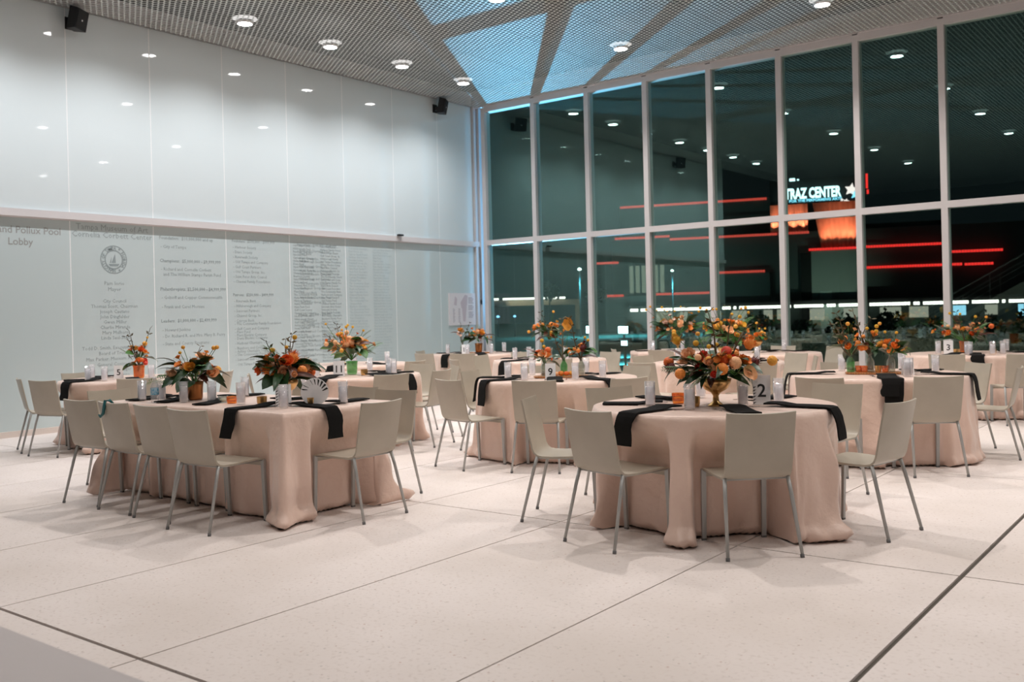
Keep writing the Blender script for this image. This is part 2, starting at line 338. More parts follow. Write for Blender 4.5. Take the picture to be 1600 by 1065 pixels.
for (y, lb) in ((-8.42, 'black loudspeaker high on the left wall near the picture edge'), (-1.20, 'black loudspeaker high on the left wall near the window corner')):
    t = thing('wall_speaker', lb, 'speaker', (0.0, y, 5.40))
    b = MB(); Q = Matrix.Rotation(rad(30), 4, 'Z') @ Matrix.Rotation(rad(12), 4, 'Y')
    mx = Matrix.Translation((0.20, 0, 0.02)) @ Q
    b.add([(-.07, -.09, -.15), (-.07, .09, -.15), (.07, .13, -.13), (.07, -.13, -.13), (-.07, -.09, .15), (-.07, .09, .15), (.07, .13, .13), (.07, -.13, .13)], [(0, 3, 2, 1), (4, 5, 6, 7), (0, 1, 5, 4), (1, 2, 6, 5), (2, 3, 7, 6), (3, 0, 4, 7)], False, mx)
    b.build('cabinet', M_black, t)
    b = MB(); b.box((.071, -.11, -.115), (.078, .11, .115), mx); b.build('grille', mat('grille_black', (.015, .015, .015), .7, bump=(200, .6)), t)
    b = MB(); b.box((.079, -.015, -.02), (.081, .01, 0), mx); b.build('badge', M_card, t)
    b = MB(); b.box((0.0, -.03, -.04), (.15, .03, .03)); b.box((-0.003, -.06, -.08), (.012, .06, .08)); b.build('bracket', M_black, t)

# ------------------------------------------------------------------ ceiling: dark plenum and perforated panels (real holes)
b = MB(); b.box((-0.35, YMIN, 5.92), (XMAX, 0.15, 6.1)); ceil = tag(b.build('ceiling', M_plenum), kind='structure')
p_ = 0.08; dx = 1.2336 / 18; NX, NY = 18, 40
vs = []; fs = []; idx = {}
def vid(x, y):
    k = (round(x * 2000), round(y * 2000))
    if k not in idx: idx[k] = len(vs); vs.append((x, y, 0))
    return idx[k]
hr = 0.0335
for i in range(NX):
    for j in range(NY):
        cx = (i + .5) * dx; cyy = (j + (.5 if i % 2 else 0.0) + .25) * p_
        out = [(cx + dx * a, cyy + p_ * c) for a, c in ((2 / 3, 0), (1 / 3, .5), (-1 / 3, .5), (-2 / 3, 0), (-1 / 3, -.5), (1 / 3, -.5))]
        o = [vid(*q) for q in out]; base = len(vs)
        for k in range(6):
            a = k * PI / 3; vs.append((cx + hr * math.cos(a), cyy + hr * math.sin(a), 0))
        fs += [(o[k], o[(k + 1) % 6], base + (k + 1) % 6, base + k) for k in range(6)]
me = bpy.data.meshes.new('ceiling_panel'); me.from_pydata(vs, [], fs); me.materials.append(M_ceil)
for i in range(15):
    for j in range(7):
        link('ceiling_panel', me, ceil, (i * 1.2416 + 0.03, -3.2 * (j + 1) - .008 * j - 0.03, CEIL))
# ceiling lamps
M_lens = emis('lamp_lens', (1.0, 0.97, 0.95), 34.0)
M_halo = emis('lamp_halo_glow', (1.0, 0.97, 0.95), 0.8)  # added emissive ring imitates the halo of lamp light in the holes
pl = None
b1 = MB(); b1.lathe([(0.099, -.010), (0.105, -.015), (0.115, -.012), (0.12, 0.02)], 20, capb=False); m_ring = b1.mesh('lamp_ring', M_white)
b1 = MB(); b1.lathe([(0.001, -.024), (0.06, -.021), (0.099, -.013)], 16, capb=False); m_lens = b1.mesh('lens', M_lens)
b1 = MB(); b1.lathe([(0.12, .03), (0.15, .05), (0.18, .06)], 16, capb=False); m_halo = b1.mesh('halo_ring', M_halo)
def lampdesc(x, y):
    col = {1.2: 'row beside the left wall', 4.5: 'second row from the left wall', 7.75: 'third row from the left wall', 11.0: 'fourth row from the left wall', 14.2: 'fifth row from the left wall'}[x]
    ys = sorted({q[1] for q in LAMPS if q[0] == x}, reverse=True); k = ys.index(y)
    return 'round recessed ceiling lamp, %s from the window, in the %s' % (['first', 'second', 'third', 'fourth', 'fifth', 'sixth', 'seventh'][k], col)
ld = bpy.data.lights.new('lamp_light', 'SPOT'); ld.energy = LAMP_W; ld.color = LAMP_COL; ld.spot_size = rad(135); ld.spot_blend = 1.0; ld.shadow_soft_size = 0.055
ld2 = bpy.data.lights.new('lamp_light_wall_row', 'SPOT'); ld2.energy = LAMP_W * .66; ld2.color = (0.97, 0.97, 1.0); ld2.spot_size = rad(138); ld2.spot_blend = 1.0; ld2.shadow_soft_size = 0.055
ld.energy = LAMP_W * 1.35; ld3 = ld.copy(); ld3.energy = LAMP_W * .95; ld4 = ld.copy(); ld4.energy = LAMP_W * .42
for (x, y) in LAMPS:
    t = thing('ceiling_lamp', lampdesc(x, y), 'lamp', (x, y, CEIL), group='recessed ceiling lamps')
    link('lens', m_lens, t); link('trim_ring', m_ring, t); link('halo_ring', m_halo, t)
    l = bpy.data.objects.new('bulb', ld2 if x < 2 else (ld4 if y < -9 else (ld if x < 9 else ld3))); COL.objects.link(l); l.parent = t; l.location = (0, 0, -.085)

# ------------------------------------------------------------------ window wall
X0, SP = 0.2427, 1.2336
MH = mat('mullion_white', (0.66, 0.63, 0.63), .45)
for i in range(15):
    x = X0 + SP * i
    b = MB(); b.box((x - .045, -.05, 0), (x + .045, .13, 5.56))
    b.box((x + .045, -.05, 2.80), (x + SP - .045, .11, 2.90)); b.box((x + .045, -.05, 5.47), (x + SP - .045, .13, 5.58)); b.box((x + .045, -.05, 0.0), (x + SP - .045, .13, .07))
    w = tag(b.build('window_%d' % (i + 1), MH), kind='structure')
    for z0, z1 in ((.07, 2.80), (2.90, 5.47)):
        b = MB(); b.box((x + .045, .028, z0), (x + SP - .045, .040, z1)); b.build('pane', M_winglass, w)
b = MB(); b.box((-.35, -.06, 5.58), (XMAX, .16, 5.95)); tag(b.build('trim_3', MH), kind='structure')
# unseen ends of the hall
b = MB(); b.box((XMAX, YMIN, 0), (XMAX + .2, .2, 6.1)); tag(b.build('wall_right', M_dark), kind='structure')
b = MB(); b.box((-.35, YMIN - .2, 0), (XMAX + .2, YMIN, 6.1)); tag(b.build('wall_back', M_dark), kind='structure')
b = MB(); b.box((-.35, YMIN, 0), (-.15, -11.5, 6.1)); tag(b.build('wall_left_back', M_dark), kind='structure')
# pale ledge close to the camera, lower left
b = MB(); b.box((5.0, -17.0, 0.0), (10.25, -13.70, .46)); b.box((5.0, -17.0, .46), (10.27, -13.68, .50))
tag(b.build('ledge', mat('ledge_stone', (.60, .55, .54), .7, bump=(30, .05))), 'low pale stone ledge at the lower left, closest to the camera', 'ledge')
# staircase behind the camera, seen reflected in the glass
st = thing('staircase', 'concrete staircase with metal handrails, seen only as a reflection in the right windows', 'staircase', (3.5, -20.2, 0))
M_conc = mat('stair_concrete', (.45, .42, .36), .8)
for k in range(20):
    b = MB(); b.box((k * .29, 0, .13 + k * .165), (k * .29 + .32, 1.5, .175 + k * .165)); b.box((k * .29 + .0, 0, k * .165), (k * .29 + .03, 1.5, .14 + k * .165)); b.build('step', M_conc, st)
b = MB()
for yy in (-.12, 1.5): b.add([(0, yy, 0), (.4, yy, 0), (6.1, yy, 3.0), (6.1, yy, 3.4), (5.7, yy, 3.4), (0, yy, .25), (0, yy + .12, 0), (.4, yy + .12, 0), (6.1, yy + .12, 3.0), (6.1, yy + .12, 3.4), (5.7, yy + .12, 3.4), (0, yy + .12, .25)],
      [(0, 1, 2, 3, 4, 5), (11, 10, 9, 8, 7, 6), (0, 6, 7, 1), (1, 7, 8, 2), (2, 8, 9, 3), (3, 9, 10, 4), (4, 10, 11, 5), (5, 11, 6, 0)], False)
b.build('stringer', M_conc, st)
for yy in (-.06, 1.56):
    b = MB(); b.tube([(0, yy, 1.05), (5.8, yy, 4.35)], .03, 8); b.tube([(0, yy, .7), (5.8, yy, 4.0)], .015, 6)
    for k in range(0, 21, 4): b.tube([(k * .29, yy, k * .165 + .2), (k * .29, yy, k * .165 + 1.05)], .018, 6)
    b.build('handrail', M_leg, st)
b = MB(); b.box((5.9, -.12, 3.0), (9.0, 1.62, 3.4)); b.build('landing', M_conc, st)
# ------------------------------------------------------------------ outside: terrace, hedge, floods, far building, light strings
b = MB(); b.box((-90, .35, -.5), (70, 120, -.05)); tag(b.build('ground', mat('dark_lawn', (.06, .09, .075), .9, var=(.6, (.06, .075, .06)))), kind='structure')
b = MB(); b.box((-9, .35, -.05), (22, 6.0, -.012)); tag(b.build('terrace', mat('terrace_paving', (.22, .21, .19), .8)), kind='structure')
fl = thing('ground_floodlight', 'small floodlight set in the terrace paving outside the window corner', 'floodlight', (-2.25, 4.45, -.012))
b = MB(); b.lathe([(.16, 0), (.17, .05), (.13, .06)], 16, capb=False); b.build('housing', M_black, fl)
b = MB(); b.lathe([(.001, .045), (.13, .045)], 16, capb=False); b.build('lens', emis('flood_lens', (.35, .75, 1.0), 14), fl)
spot('flood_beam', (-2.25, 4.45, .06), (2.6, -2.4, 5.6), 7000.0, (.20, .60, 1.0), 54, .8, .03)
for k, (x, y, z) in enumerate([(-3.95, 10.32, .88), (-3.15, 10.93, .85), (-1.06, 7.49, .58)]):
    t = thing('post_floodlight', ['left one of two bright blue-white floodlights out on the dark lawn', 'right one of two bright blue-white floodlights out on the dark lawn', 'small blue-white ground light below the right bright floodlight'][k], 'floodlight', (x, y, -.05))
    b = MB(); b.tube([(0, 0, 0), (0, 0, z - .05)], .03); b.build('post', M_black, t)
    b = MB(); b.box((-.18, -.05, z - .07), (.18, .05, z + .17)); b.box((-.2, -.06, z - .09), (.2, -.052, z - .07)); b.build('housing', M_black, t)
    b = MB(); b.box((-.17, -.062, z - .06), (.17, -.052, z + .16)) if k < 2 else b.box((-.09, -.062, z - .03), (.09, -.052, z + .09)); b.build('lens', emis('post_lens', (.55, .93, 1.0), 9), t)
    l = bpy.data.lights.new('glow', 'SPOT'); l.spot_size = rad(88); l.spot_blend = .8; l.energy = 1500; l.color = (.12, .62, .85); l.shadow_soft_size = .1
    o = bpy.data.objects.new('glow', l); COL.objects.link(o); o.parent = t; o.location = (0, .12, z + .35); o.rotation_euler = (rad(38), 0, rad(25))
# shrubs: a low hedge beyond the terrace, built as individual shrubs of many leaves
def leafcloud(n, rx, ry, rz_, s, seed):
    rr = random.Random(seed); b = MB()
    for _ in range(n):
        while True:
            p = Vector((rr.uniform(-1, 1), rr.uniform(-1, 1), rr.uniform(-1, 1)))
            if .45 < p.length < 1: break
        q = Matrix.Rotation(rr.uniform(0, 6.3), 4, 'Z') @ Matrix.Rotation(rr.uniform(-1.2, 1.2), 4, 'X')
        mx = Matrix.Translation((p.x * rx, p.y * ry, rz_ + p.z * rz_)) @ q; k = s * rr.uniform(.6, 1.3)
        b.add([(0, 0, 0), (k * .35, k * .5, .1 * k), (0, k, 0), (-k * .35, k * .5, .1 * k)], [(0, 1, 2), (0, 2, 3)], False, mx)
    return b
M_hedge = mat('hedge_leaf', (.05, .075, .035), .7)
shrub_me = [leafcloud(600, .48, .48, .55 + .06 * k, .16, 20 + k).mesh('foliage', M_hedge) for k in range(3)]
b = MB(); [b.tube([(0, 0, 0), (.15 * math.cos(k * 1.3), .12 * math.sin(k * 1.3), .7)], [.03, .012], 5) for k in range(5)]; stem_me = b.mesh('stem', L_twig)
for k in range(17):
    t = thing('shrub', 'dark rounded shrub in the hedge outside, %s counting from the left' % ['first', 'second', 'third', 'fourth', 'fifth', 'sixth', 'seventh', 'eighth', 'ninth', 'tenth', 'eleventh', 'twelfth', 'thirteenth', 'fourteenth', 'fifteenth', 'sixteenth', 'last'][k], 'shrub', (-1.2 + 1.15 * k, 11.0 + .22 * k, -.05), group='shrubs outside the window')
    link('foliage', shrub_me[k % 3], t, (0, 0, 0), k * 1.1); link('stem', stem_me, t)
# far building
def bpt(s, z, d=0.0): return (-14.3 + .954 * s - .30 * -d * -1, 52.8 + .30 * s + .954 * d, z)
BM = Matrix(((.954, -.30, 0, -14.3), (.30, .954, 0, 52.8), (0, 0, 1, 0), (0, 0, 0, 1)))
bd = thing('theatre_building', 'dark theatre building across the lawn with red light strips and a lit sign', 'building', (0, 0, 0)); bd.matrix_world = BM
M_bdark = mat('facade_dark', (.10, .13, .12), .85); M_bgrey = mat('facade_greygreen', (.34, .40, .36), .9); M_blk = mat('facade_black', (.015, .018, .017), .9)
def bbox(name, a, c, m): b = MB(); b.box(a, c); return b.build(name, m, bd)
bbox('main_volume', (-13.2, .4, -.5), (16, 12, 7.0), M_bdark)
bbox('upper_volume', (-13.0, 2.4, 7.0), (-1.2, 12, 9.9), M_bdark)
bbox('stage_tower', (-1.2, 1.6, 6.9), (5.2, 12, 11.0), M_blk)
bbox('right_volume', (5.2, 1.2, 5.6), (10.6, 12, 7.4), M_blk)
bbox('lower_wing', (1.75, -.6, -.3), (4.9, .4, 5.5), M_bgrey)
bbox('side_wing', (-5.6, -.3, -.3), (-1.2, .4, 4.1), M_bdark)
bbox('left_terrace', (-14.5, -1.2, -.3), (-10.0, .4, 2.65), mat('terrace_grey', (.30, .33, .33), .9))
bbox('canopy', (-11.3, -2.2, 1.65), (16, .4, 1.95), M_blk)
bbox('doorway', (2.3, -.66, -.2), (3.1, -.60, 2.6), mat('doorway_pale', (.5, .6, .56), .7))
bbox('dark_recess', (1.0, -.36, -.2), (1.72, -.3, 5.4), M_blk)
# tall lit windows
b = MB()
for k in range(6): b.box((-11.8 + .48 * k, .30, 2.9), (-11.5 + .48 * k, .36, 5.0))
b.build('lit_windows', emis('lit_window', (.75, .8, .62), .22), bd)
M_red = emis('red_strip', (1.0, .035, .03), 1.35)
M_red2 = emis('red_strip_soft', (1.0, .10, .07), .75)
def strip(s0, s1, z, m=M_red, d=-.1, z1=None):
    b = MB(); n = max(1, int((s1 - s0) / .18)); 
    for k in range(n):
        a = s0 + (s1 - s0) * k / n; c = s0 + (s1 - s0) * (k + .86) / n
        b.box((a, d - .05, z), (c, d, z + .17))
    b.build('light_strip', m, bd)
strip(-12.9, -1.5, 9.72, M_red2, 2.35); strip(-12.8, -8.5, 7.05, M_red2); strip(-8.5, -.6, 6.80, M_red2); strip(-.5, 1.65, 6.80, M_red2, -.3); strip(1.6, 4.9, 5.52, M_red, -.6)
strip(5.2, 10.4, 5.58); strip(10.7, 14.2, 4.98); strip(4.3, 11.7, 4.12, d=.3); strip(11.8, 13.6, 4.08); strip(-10.2, -5.6, 2.66, M_red2); strip(-14.0, -11.9, 2.62, M_red2, -1.25); strip(-14.5, -12.6, 5.22, M_red2, .2); strip(-5.0, -1.5, 4.12, M_red2, -.35)
b = MB(); b.box((5.55, 1.0, 9.95), (5.7, 1.1, 11.0)); b.box((5.6, 1.0, 9.55), (5.75, 1.1, 9.85)); b.build('red_beacon', M_red, bd)
# copper curtain walls lit from below
M_cop = mat('copper_panel', (.66, .30, .20), .5, metal=.2)
def corrug(s0, s1, z0, z1, d, taper=0.0):
    P = []
    n = int((s1 - s0) * 16)
    for zz in (0, 1):
        P.append([(s0 + (s1 - s0) * k / n + taper * (1 - zz) * (1 - k / n), d - .10 * abs(math.sin(k * .55)) , z0 + (z1 - z0) * zz) for k in range(n + 1)])
    b = MB(); b.grid(P, True); b.grid([[(x, y + .08, z) for x, y, z in r] for r in P], True); b.build('copper_curtain', M_cop, bd)
corrug(-1.1, 1.55, 6.98, 9.0, .1); corrug(1.9, 4.85, 5.7, 9.0, .0, .55)
def bl(s, d, z, ts, td, tz, e, ang=50, colr=(1, .30, .12)):
    o = spot('uplight', (0, 0, 0), (0, 0, -1), e, colr, ang, .9, .06, bd)
    v = Vector((ts - s, td - d, tz - z)); o.location = (s, d, z); o.rotation_euler = v.to_track_quat('-Z', 'Y').to_euler()
for k, s in enumerate([-.8, -.1, .55, 1.2]): bl(s, -.55, 7.02, s, .1, 8.0, 330, 60, (1, .40, .26))
for k, s in enumerate([2.7, 3.2, 3.75, 4.25, 4.65]): bl(s, -.85, 5.74, s, 0, 7.3, 380, 55, (1, .36, .22))
bl(3.2, -7, .3, 3.2, 0, 3.2, 420, 60, (.85, 1, .85)); bl(-6, -9, .3, -7, 0, 5, 450, 100, (.6, 1, .9))
# the sign
M_sign = emis('sign_white', (.62, .95, 1.0), 2.6); M_sign2 = emis('sign_blue', (.25, .75, 1.0), 1.6); M_star = emis('star_pink', (1.0, .80, .78), 1.5)
def btext(txt, s, z, size, m, d, bold, name, al='LEFT', w=None):
    v, f = textmesh(txt, size, al, 2, .06, bold)
    if w:
        mn = min(p[0] for p in v); mxx = max(p[0] for p in v); k = w / (mxx - mn); v = [((p[0] - mn) * k, p[1], p[2]) for p in v]
    b = MB(); b.add([(s + p[0], d - p[2], z + p[1]) for p in v], f, False); b.build(name, m, bd, flip=False)
btext('STRAZ CENTER', -.36, 9.55, 1.05, M_sign, 1.3, .035, 'sign_lettering', w=4.22)
btext('FOR THE PERFORMING ARTS', .2, 9.28, .26, M_sign2, 1.3, .008, 'sign_small_lettering', w=3.7)
bbox('sign_bracket', (-1.0, 1.35, 9.2), (5.1, 1.5, 9.3), M_blk)
def star(s, z, r, m):
    b = MB(); n = 10; P = [(s + (r if k % 2 == 0 else r * .5) * math.sin(k * 2 * PI / n + .2), z + (r if k % 2 == 0 else r * .5) * math.cos(k * 2 * PI / n + .2)) for k in range(n)]
    b.add([(x, 1.2, y) for x, y in P] + [(x, 1.32, y) for x, y in P], [tuple(range(n))] + [tuple(reversed(range(n, 2 * n)))] + [(k, (k + 1) % n, n + (k + 1) % n, n + k) for k in range(n)], False); b.build('sign_star', m, bd)
star(4.55, 9.95, .48, M_star); star(4.85, 9.6, .40, M_sign2); star(4.2, 9.12, .22, M_star); star(4.72, 8.75, .28, M_star); star(3.9, 9.25, .13, M_star)
b = MB(); b.box((.25, 1.2, 10.85), (.65, 1.3, 11.05)); b.box((.8, 1.2, 10.87), (.92, 1.3, 10.97)); b.build('roof_floodlight', M_sign, bd)
# bulbs under the canopy (bright white line) and lit shop fronts below it
M_bulb = emis('canopy_bulb', (1.0, .93, .86), 3.4); M_shop = emis('shop_window', (.9, .85, .7), .35); M_shopb = emis('shop_window_blue', (.35, .75, 1), 1.1)
rr = random.Random(5); b = MB(); s = -11.2
while s < 15.8:
    if rr.random() < .93: b.box((s, -2.3, 1.46), (s + .17, -2.21, 1.66))
    s += .2
b.build('canopy_bulbs', M_bulb, bd)
b = MB(); b2 = MB(); s = -9.5
while s < 15:
    w_ = rr.uniform(.3, 1.4)
    (b2 if rr.random() < .22 else b).box((s, -1.2, .45 + rr.uniform(0, .3)), (s + w_ * (.35 if rr.random() < .3 else 1), -1.1, 1.35)); s += w_ + rr.uniform(.3, 1.6)
b.build('shop_windows', M_shop, bd); b2.build('blue_shop_windows', M_shopb, bd)
# riverside pavilion with its string of lights, further left
pv = thing('riverside_pavilion', 'long low pavilion far away at the left with a string of white lights', 'building', (-44.5, 54.8, 0), math.atan2(4.4, 5.7))
b = MB(); b.box((0, 0, 2.3), (9, 3, 2.8)); b.box((0, .3, -.3), (.3, 3, 2.3)); b.box((8.7, .3, -.3), (9, 3, 2.3)); b.build('roof', mat('pavilion_pale', (.45, .4, .34), .8), pv)
b = MB()
for k in range(38):
    if k not in (5, 6, 25, 34): b.box((.4 + k * .19, -.1, 2.86), (.4 + k * .19 + .16, 0, 3.03))
b.build('light_string', M_bulb, pv)
o = spot('pavilion_light', (-40, 53, 1.2), (-39, 58, 2.5), 500, (1, .8, .55), 110)
# distant lamps
M_dot = emis('distant_lamp', (.75, 1.0, .92), 5.0); M_dotb = emis('distant_lamp_blue', (.25, .6, 1), 2.5)
for k, (x, y, z, r, mm, lb) in enumerate([(-20.8, 35.2, 4.2, .13, M_dot, 'bright greenish street lamp above the pavilion lights'), (-16.2, 38.75, 3.98, .10, M_dot, 'bright street lamp in the fourth lower window from the corner'),
        (-28.2, 36.2, 1.35, .12, M_dotb, 'left of two small blue lamps far off below the pavilion lights'), (-27.3, 36.9, 1.35, .11, M_dotb, 'right of two small blue lamps far off below the pavilion lights'),
        (-22.6, 39.5, .7, .11, M_dot, 'small white lamp far off between the blue lamps and the floodlights'), (-17.7, 42.5, .95, .16, M_dot, 'white lamp low in the third lower window from the corner'), (-34.5, 33.5, 1.3, .11, emis('distant_lamp_warm', (1, .8, .5), 3), 'small warm lamp far off below the left pavilion lights')]):
    t = thing('street_lamp', lb, 'lamp', (x, y, -.05))
    b = MB(); b.tube([(0, 0, 0), (0, 0, z)], .05, 6); b.build('pole', M_black, t)
    if k < 2: spot('street_light', (.5, -.6, z - .1), (.5, -.6, 0), 3600, (.10, .62, .80), 150, .8, .1, t)
    b = MB(); b.lathe([(.02, z - r * .4), (r, z), (r * .9, z + r * .5), (.02, z + r)], 10); b.build('lamp_head', mm, t)
# two dark trees beside the lawn
for k, (x, y, h_) in enumerate([(-19.5, 30.0, 2.6), (-16.8, 30.8, 2.3)]):
    t = thing('small_tree', ['left dark slender tree against the far red strip', 'right dark slender tree against the far red strip'][k], 'tree', (x, y, -.05))
    b = MB(); b.tube([(0, 0, 0), (.05, 0, h_ * .6), (0, 0, h_)], [.09, .06, .03]); b.build('trunk', L_twig, t)
    c_ = link('crown', leafcloud(500, .6, .6, .5, .22, 60 + k).mesh('crown', M_hedge), t, (0, 0, h_ - .3))
#==PART3==
# ------------------------------------------------------------------ chairs
def make_chair():
    root = thing('dining_chair', '', 'chair')
    prof = [(0.0, .815), (.012, .76), (.028, .68), (.044, .60), (.058, .53), (.068, .485), (.080, .460), (.100, .444), (.13, .438), (.20, .436), (.30, .440), (.39, .444), (.445, .443), (.475, .437), (.488, .424), (.490, .405), (.488, .385)]
    n = 11; P = []; Q = []
    for i, (y, z) in enumerate(prof):
        j0 = max(0, i - 1); j1 = min(len(prof) - 1, i + 1); ty, tz = prof[j1][0] - prof[j0][0], prof[j1][1] - prof[j0][1]; L = math.hypot(ty, tz); ny, nz = tz / L, -ty / L
        back = max(0.0, min(1.0, (z - .45) / .2)) if i < 8 else 0.0
        hw = .195 + (.004 * back) if i < 8 else .195 + .004 * min(1, (i - 7) / 4)
        row = []; row2 = []
        for k in range(n):
            u = -1 + 2 * k / (n - 1); c = .020 * back * (1 - u * u); dip = .008 * (1 - u * u) if i == 0 else 0; d = -.006 * (1 - u * u) if 8 <= i <= 12 else 0
            row.append((u * hw, y - c, z + d - dip)); row2.append((u * hw, y - c + ny * .012, z + d - dip + nz * .012))
        P.append(row); Q.append(row2)
    b = MB(); a = [p for r in P for p in r]; c = [p for r in Q for p in r]; N = len(prof); fs = []
    for i in range(N - 1):
        for k in range(n - 1):
            o = i * n + k; fs.append((o, o + 1, o + n + 1, o + n)); fs.append((N * n + o, N * n + o + n, N * n + o + n + 1, N * n + o + 1))
    b.add(a + c, fs, True)
    M0 = N * n; e = []
    for i in range(N - 1): e += [(i * n, (i + 1) * n, M0 + (i + 1) * n, M0 + i * n), (i * n + n - 1, M0 + i * n + n - 1, M0 + (i + 1) * n + n - 1, (i + 1) * n + n - 1)]
    for k in range(n - 1): e += [(k, M0 + k, M0 + k + 1, k + 1), ((N - 1) * n + k, (N - 1) * n + k + 1, M0 + (N - 1) * n + k + 1, M0 + (N - 1) * n + k)]
    b.add(a + c, e, False)
    b.build('seat_shell', M_chair, root)
    b = MB(); b.tube([(-.185, .105, .428), (-.185, .47, .428)], .008, 6); b.tube([(.185, .105, .428), (.185, .47, .428)], .008, 6); b.tube([(-.185, .12, .425), (.185, .12, .425)], .008, 6); b.build('under_frame', M_leg, root)
    for s in (-1, 1):
        b = MB(); b.tube([(s * .184, .095, .438), (s * .192, .070, .35), (s * .214, -.016, .012)], [.0115, .0115, .0095], 8); l = b.build('leg', M_leg, root)
        b = MB(); b.tube([(s * .214, -.016, .0), (s * .2135, -.0135, .018)], .0118, 8); b.build('foot_glide', M_glide, l)
    for s in (-1, 1):
        b = MB(); x = s * .187
        b.add([(x - .015, .462, .432), (x + .015, .462, .432), (x + .015, .482, .432), (x - .015, .482, .432), (x - .013, .480, .010), (x + .013, .480, .010), (x + .013, .496, .010), (x - .013, .496, .010)], [(0, 3, 2, 1), (4, 5, 6, 7), (0, 1, 5, 4), (1, 2, 6, 5), (2, 3, 7, 6), (3, 0, 4, 7)], False)
        l = b.build('leg', M_leg, root); b = MB(); b.box((x - .014, .479, 0), (x + .014, .497, .012)); b.build('foot_glide', M_glide, l)
    return root
chair_proto = make_chair(); chair_used = [False]
def chair(x, y, face, label, group):
    """x, y: ground point below the top of the backrest; face: direction (degrees) the seat looks to"""
    c = chair_proto if not chair_used[0] else copy_tree(chair_proto)
    chair_used[0] = True
    c.location = (x, y, 0); c.rotation_euler = (0, 0, rad(face - 90)); tag(c, label, 'chair', group)
    return c

# ------------------------------------------------------------------ tablecloths
TH = 0.76
def smooth(a, b_, x):
    t = max(0, min(1, (x - a) / (b_ - a))); return t * t * (3 - 2 * t)
def cloth(perim, centre, seed, chairs, amp=.05, flare=.08):
    """perim: list of (x, y, nx, ny, extra) round the edge; chairs: (x, y, face)"""
    rr = random.Random(seed); n = len(perim); ph = [rr.uniform(0, 2 * PI) for _ in range(8)]; fr = [rr.choice((5, 6, 7)), rr.choice((9, 10, 11)), rr.choice((13, 15)), 3, 23]
    F = []
    for k in range(n):
        s = 2 * PI * k / n; w = s + .25 * math.sin(2 * s + ph[5]) + .12 * math.sin(3 * s + ph[6])
        v = .28 * math.sin(fr[0] * w + ph[0]) + .40 * math.sin(fr[1] * w + ph[1]) + .42 * math.sin(fr[2] * w + ph[2]) + .30 * math.sin(fr[4] * w + ph[3])
        F.append(math.copysign(abs(v) ** .75, v))
    # pleats: ridges that start somewhere down the drop
    RD = []
    for _ in range(int(n / 13)):
        k0 = rr.uniform(0, n); sg = rr.uniform(1.6, 4.5); h_ = rr.uniform(.25, 1.0) * (1 if rr.random() < .65 else -.8); t0 = rr.uniform(-.1, .45); sl = rr.uniform(-6, 6)
        RD.append((k0, sg, h_, t0, sl))
    rows = []; cx, cy = centre
    for q in (.02, .35, .7, .93, .985):
        rows.append([(cx + (p[0] - cx) * q, cy + (p[1] - cy) * q, TH) for p in perim])
    rows.append([(p[0] + p[2] * .004, p[1] + p[3] * .004, TH - .003) for p in perim])
    NZ = 26
    for i in range(1, NZ + 1):
        t = i / NZ; row = []; PL = [0.0] * n
        for (k0, sg, h_, t0, sl) in RD:
            g = smooth(t0, t0 + .45, t)
            if g <= 0: continue
            c0 = k0 + sl * t; w3 = int(sg * 2.6) + 1; s_ = sg * (1 + .5 * t)
            for kk in range(int(c0) - w3, int(c0) + w3 + 1): PL[kk % n] += h_ * g * math.exp(-((kk - c0) / s_) ** 2)
        for k, p in enumerate(perim):
            z = TH - .008 - (TH - .03) * t
            d = .012 + flare * t ** 1.1 + amp * .55 * F[k] * (t ** .6) + amp * .75 * PL[k] + p[4] * t
            # slow billow and pooling on the floor
            d += .010 * math.sin(8 * t + ph[4] + 5 * F[k]) * t + .006 * math.sin(15 * t + k * .11 + ph[1]) * t
            pool = smooth(.86, 1.0, t)
            wob = .5 + .5 * math.sin(k * 2 * PI / n * fr[1] * 1.0 + ph[7]) ; wob2 = .5 + .5 * math.sin(k * 2 * PI / n * fr[4] + ph[2])
            d += pool * (.01 + .055 * wob * wob2 + .035 * max(0, F[k]))
            z += pool * (.004 + .022 * wob2) - (0 if t < 1 else 0)
            x, y = p[0] + p[2] * d, p[1] + p[3] * d
            for (ax, ay, fc) in chairs:
                fx, fy = math.cos(rad(fc)), math.sin(rad(fc)); lx = (x - ax) * fy - (y - ay) * fx; ly = (x - ax) * fx + (y - ay) * fy
                need = .512 - ly + .035 * max(-.3, PL[k])
                if need > 0 and ly > -.3 and abs(lx) < .36:
                    wgt = (1 - smooth(.228, .31, abs(lx))) * smooth(.72, .47, z)
                    if z > .47: wgt *= 1.0
                    x += fx * need * wgt; y += fy * need * wgt
            row.append((x, y, max(.004, z)))
        rows.append(row)
    # turned-under hem
    rows.append([(x - perim[k][2] * .05, y - perim[k][3] * .05, .004 + .004 * (k % 3)) for k, (x, y, z) in enumerate(rows[-1])])
    b = MB(); b.grid(rows, True, True); o = 0
    b.f.append(tuple(range(n))); b.sm.append(True)
    return b
def round_perim(cx, cy, r, n=384):
    return [(cx + r * math.cos(2 * PI * k / n), cy + r * math.sin(2 * PI * k / n), math.cos(2 * PI * k / n), math.sin(2 * PI * k / n), 0.0) for k in range(n)]
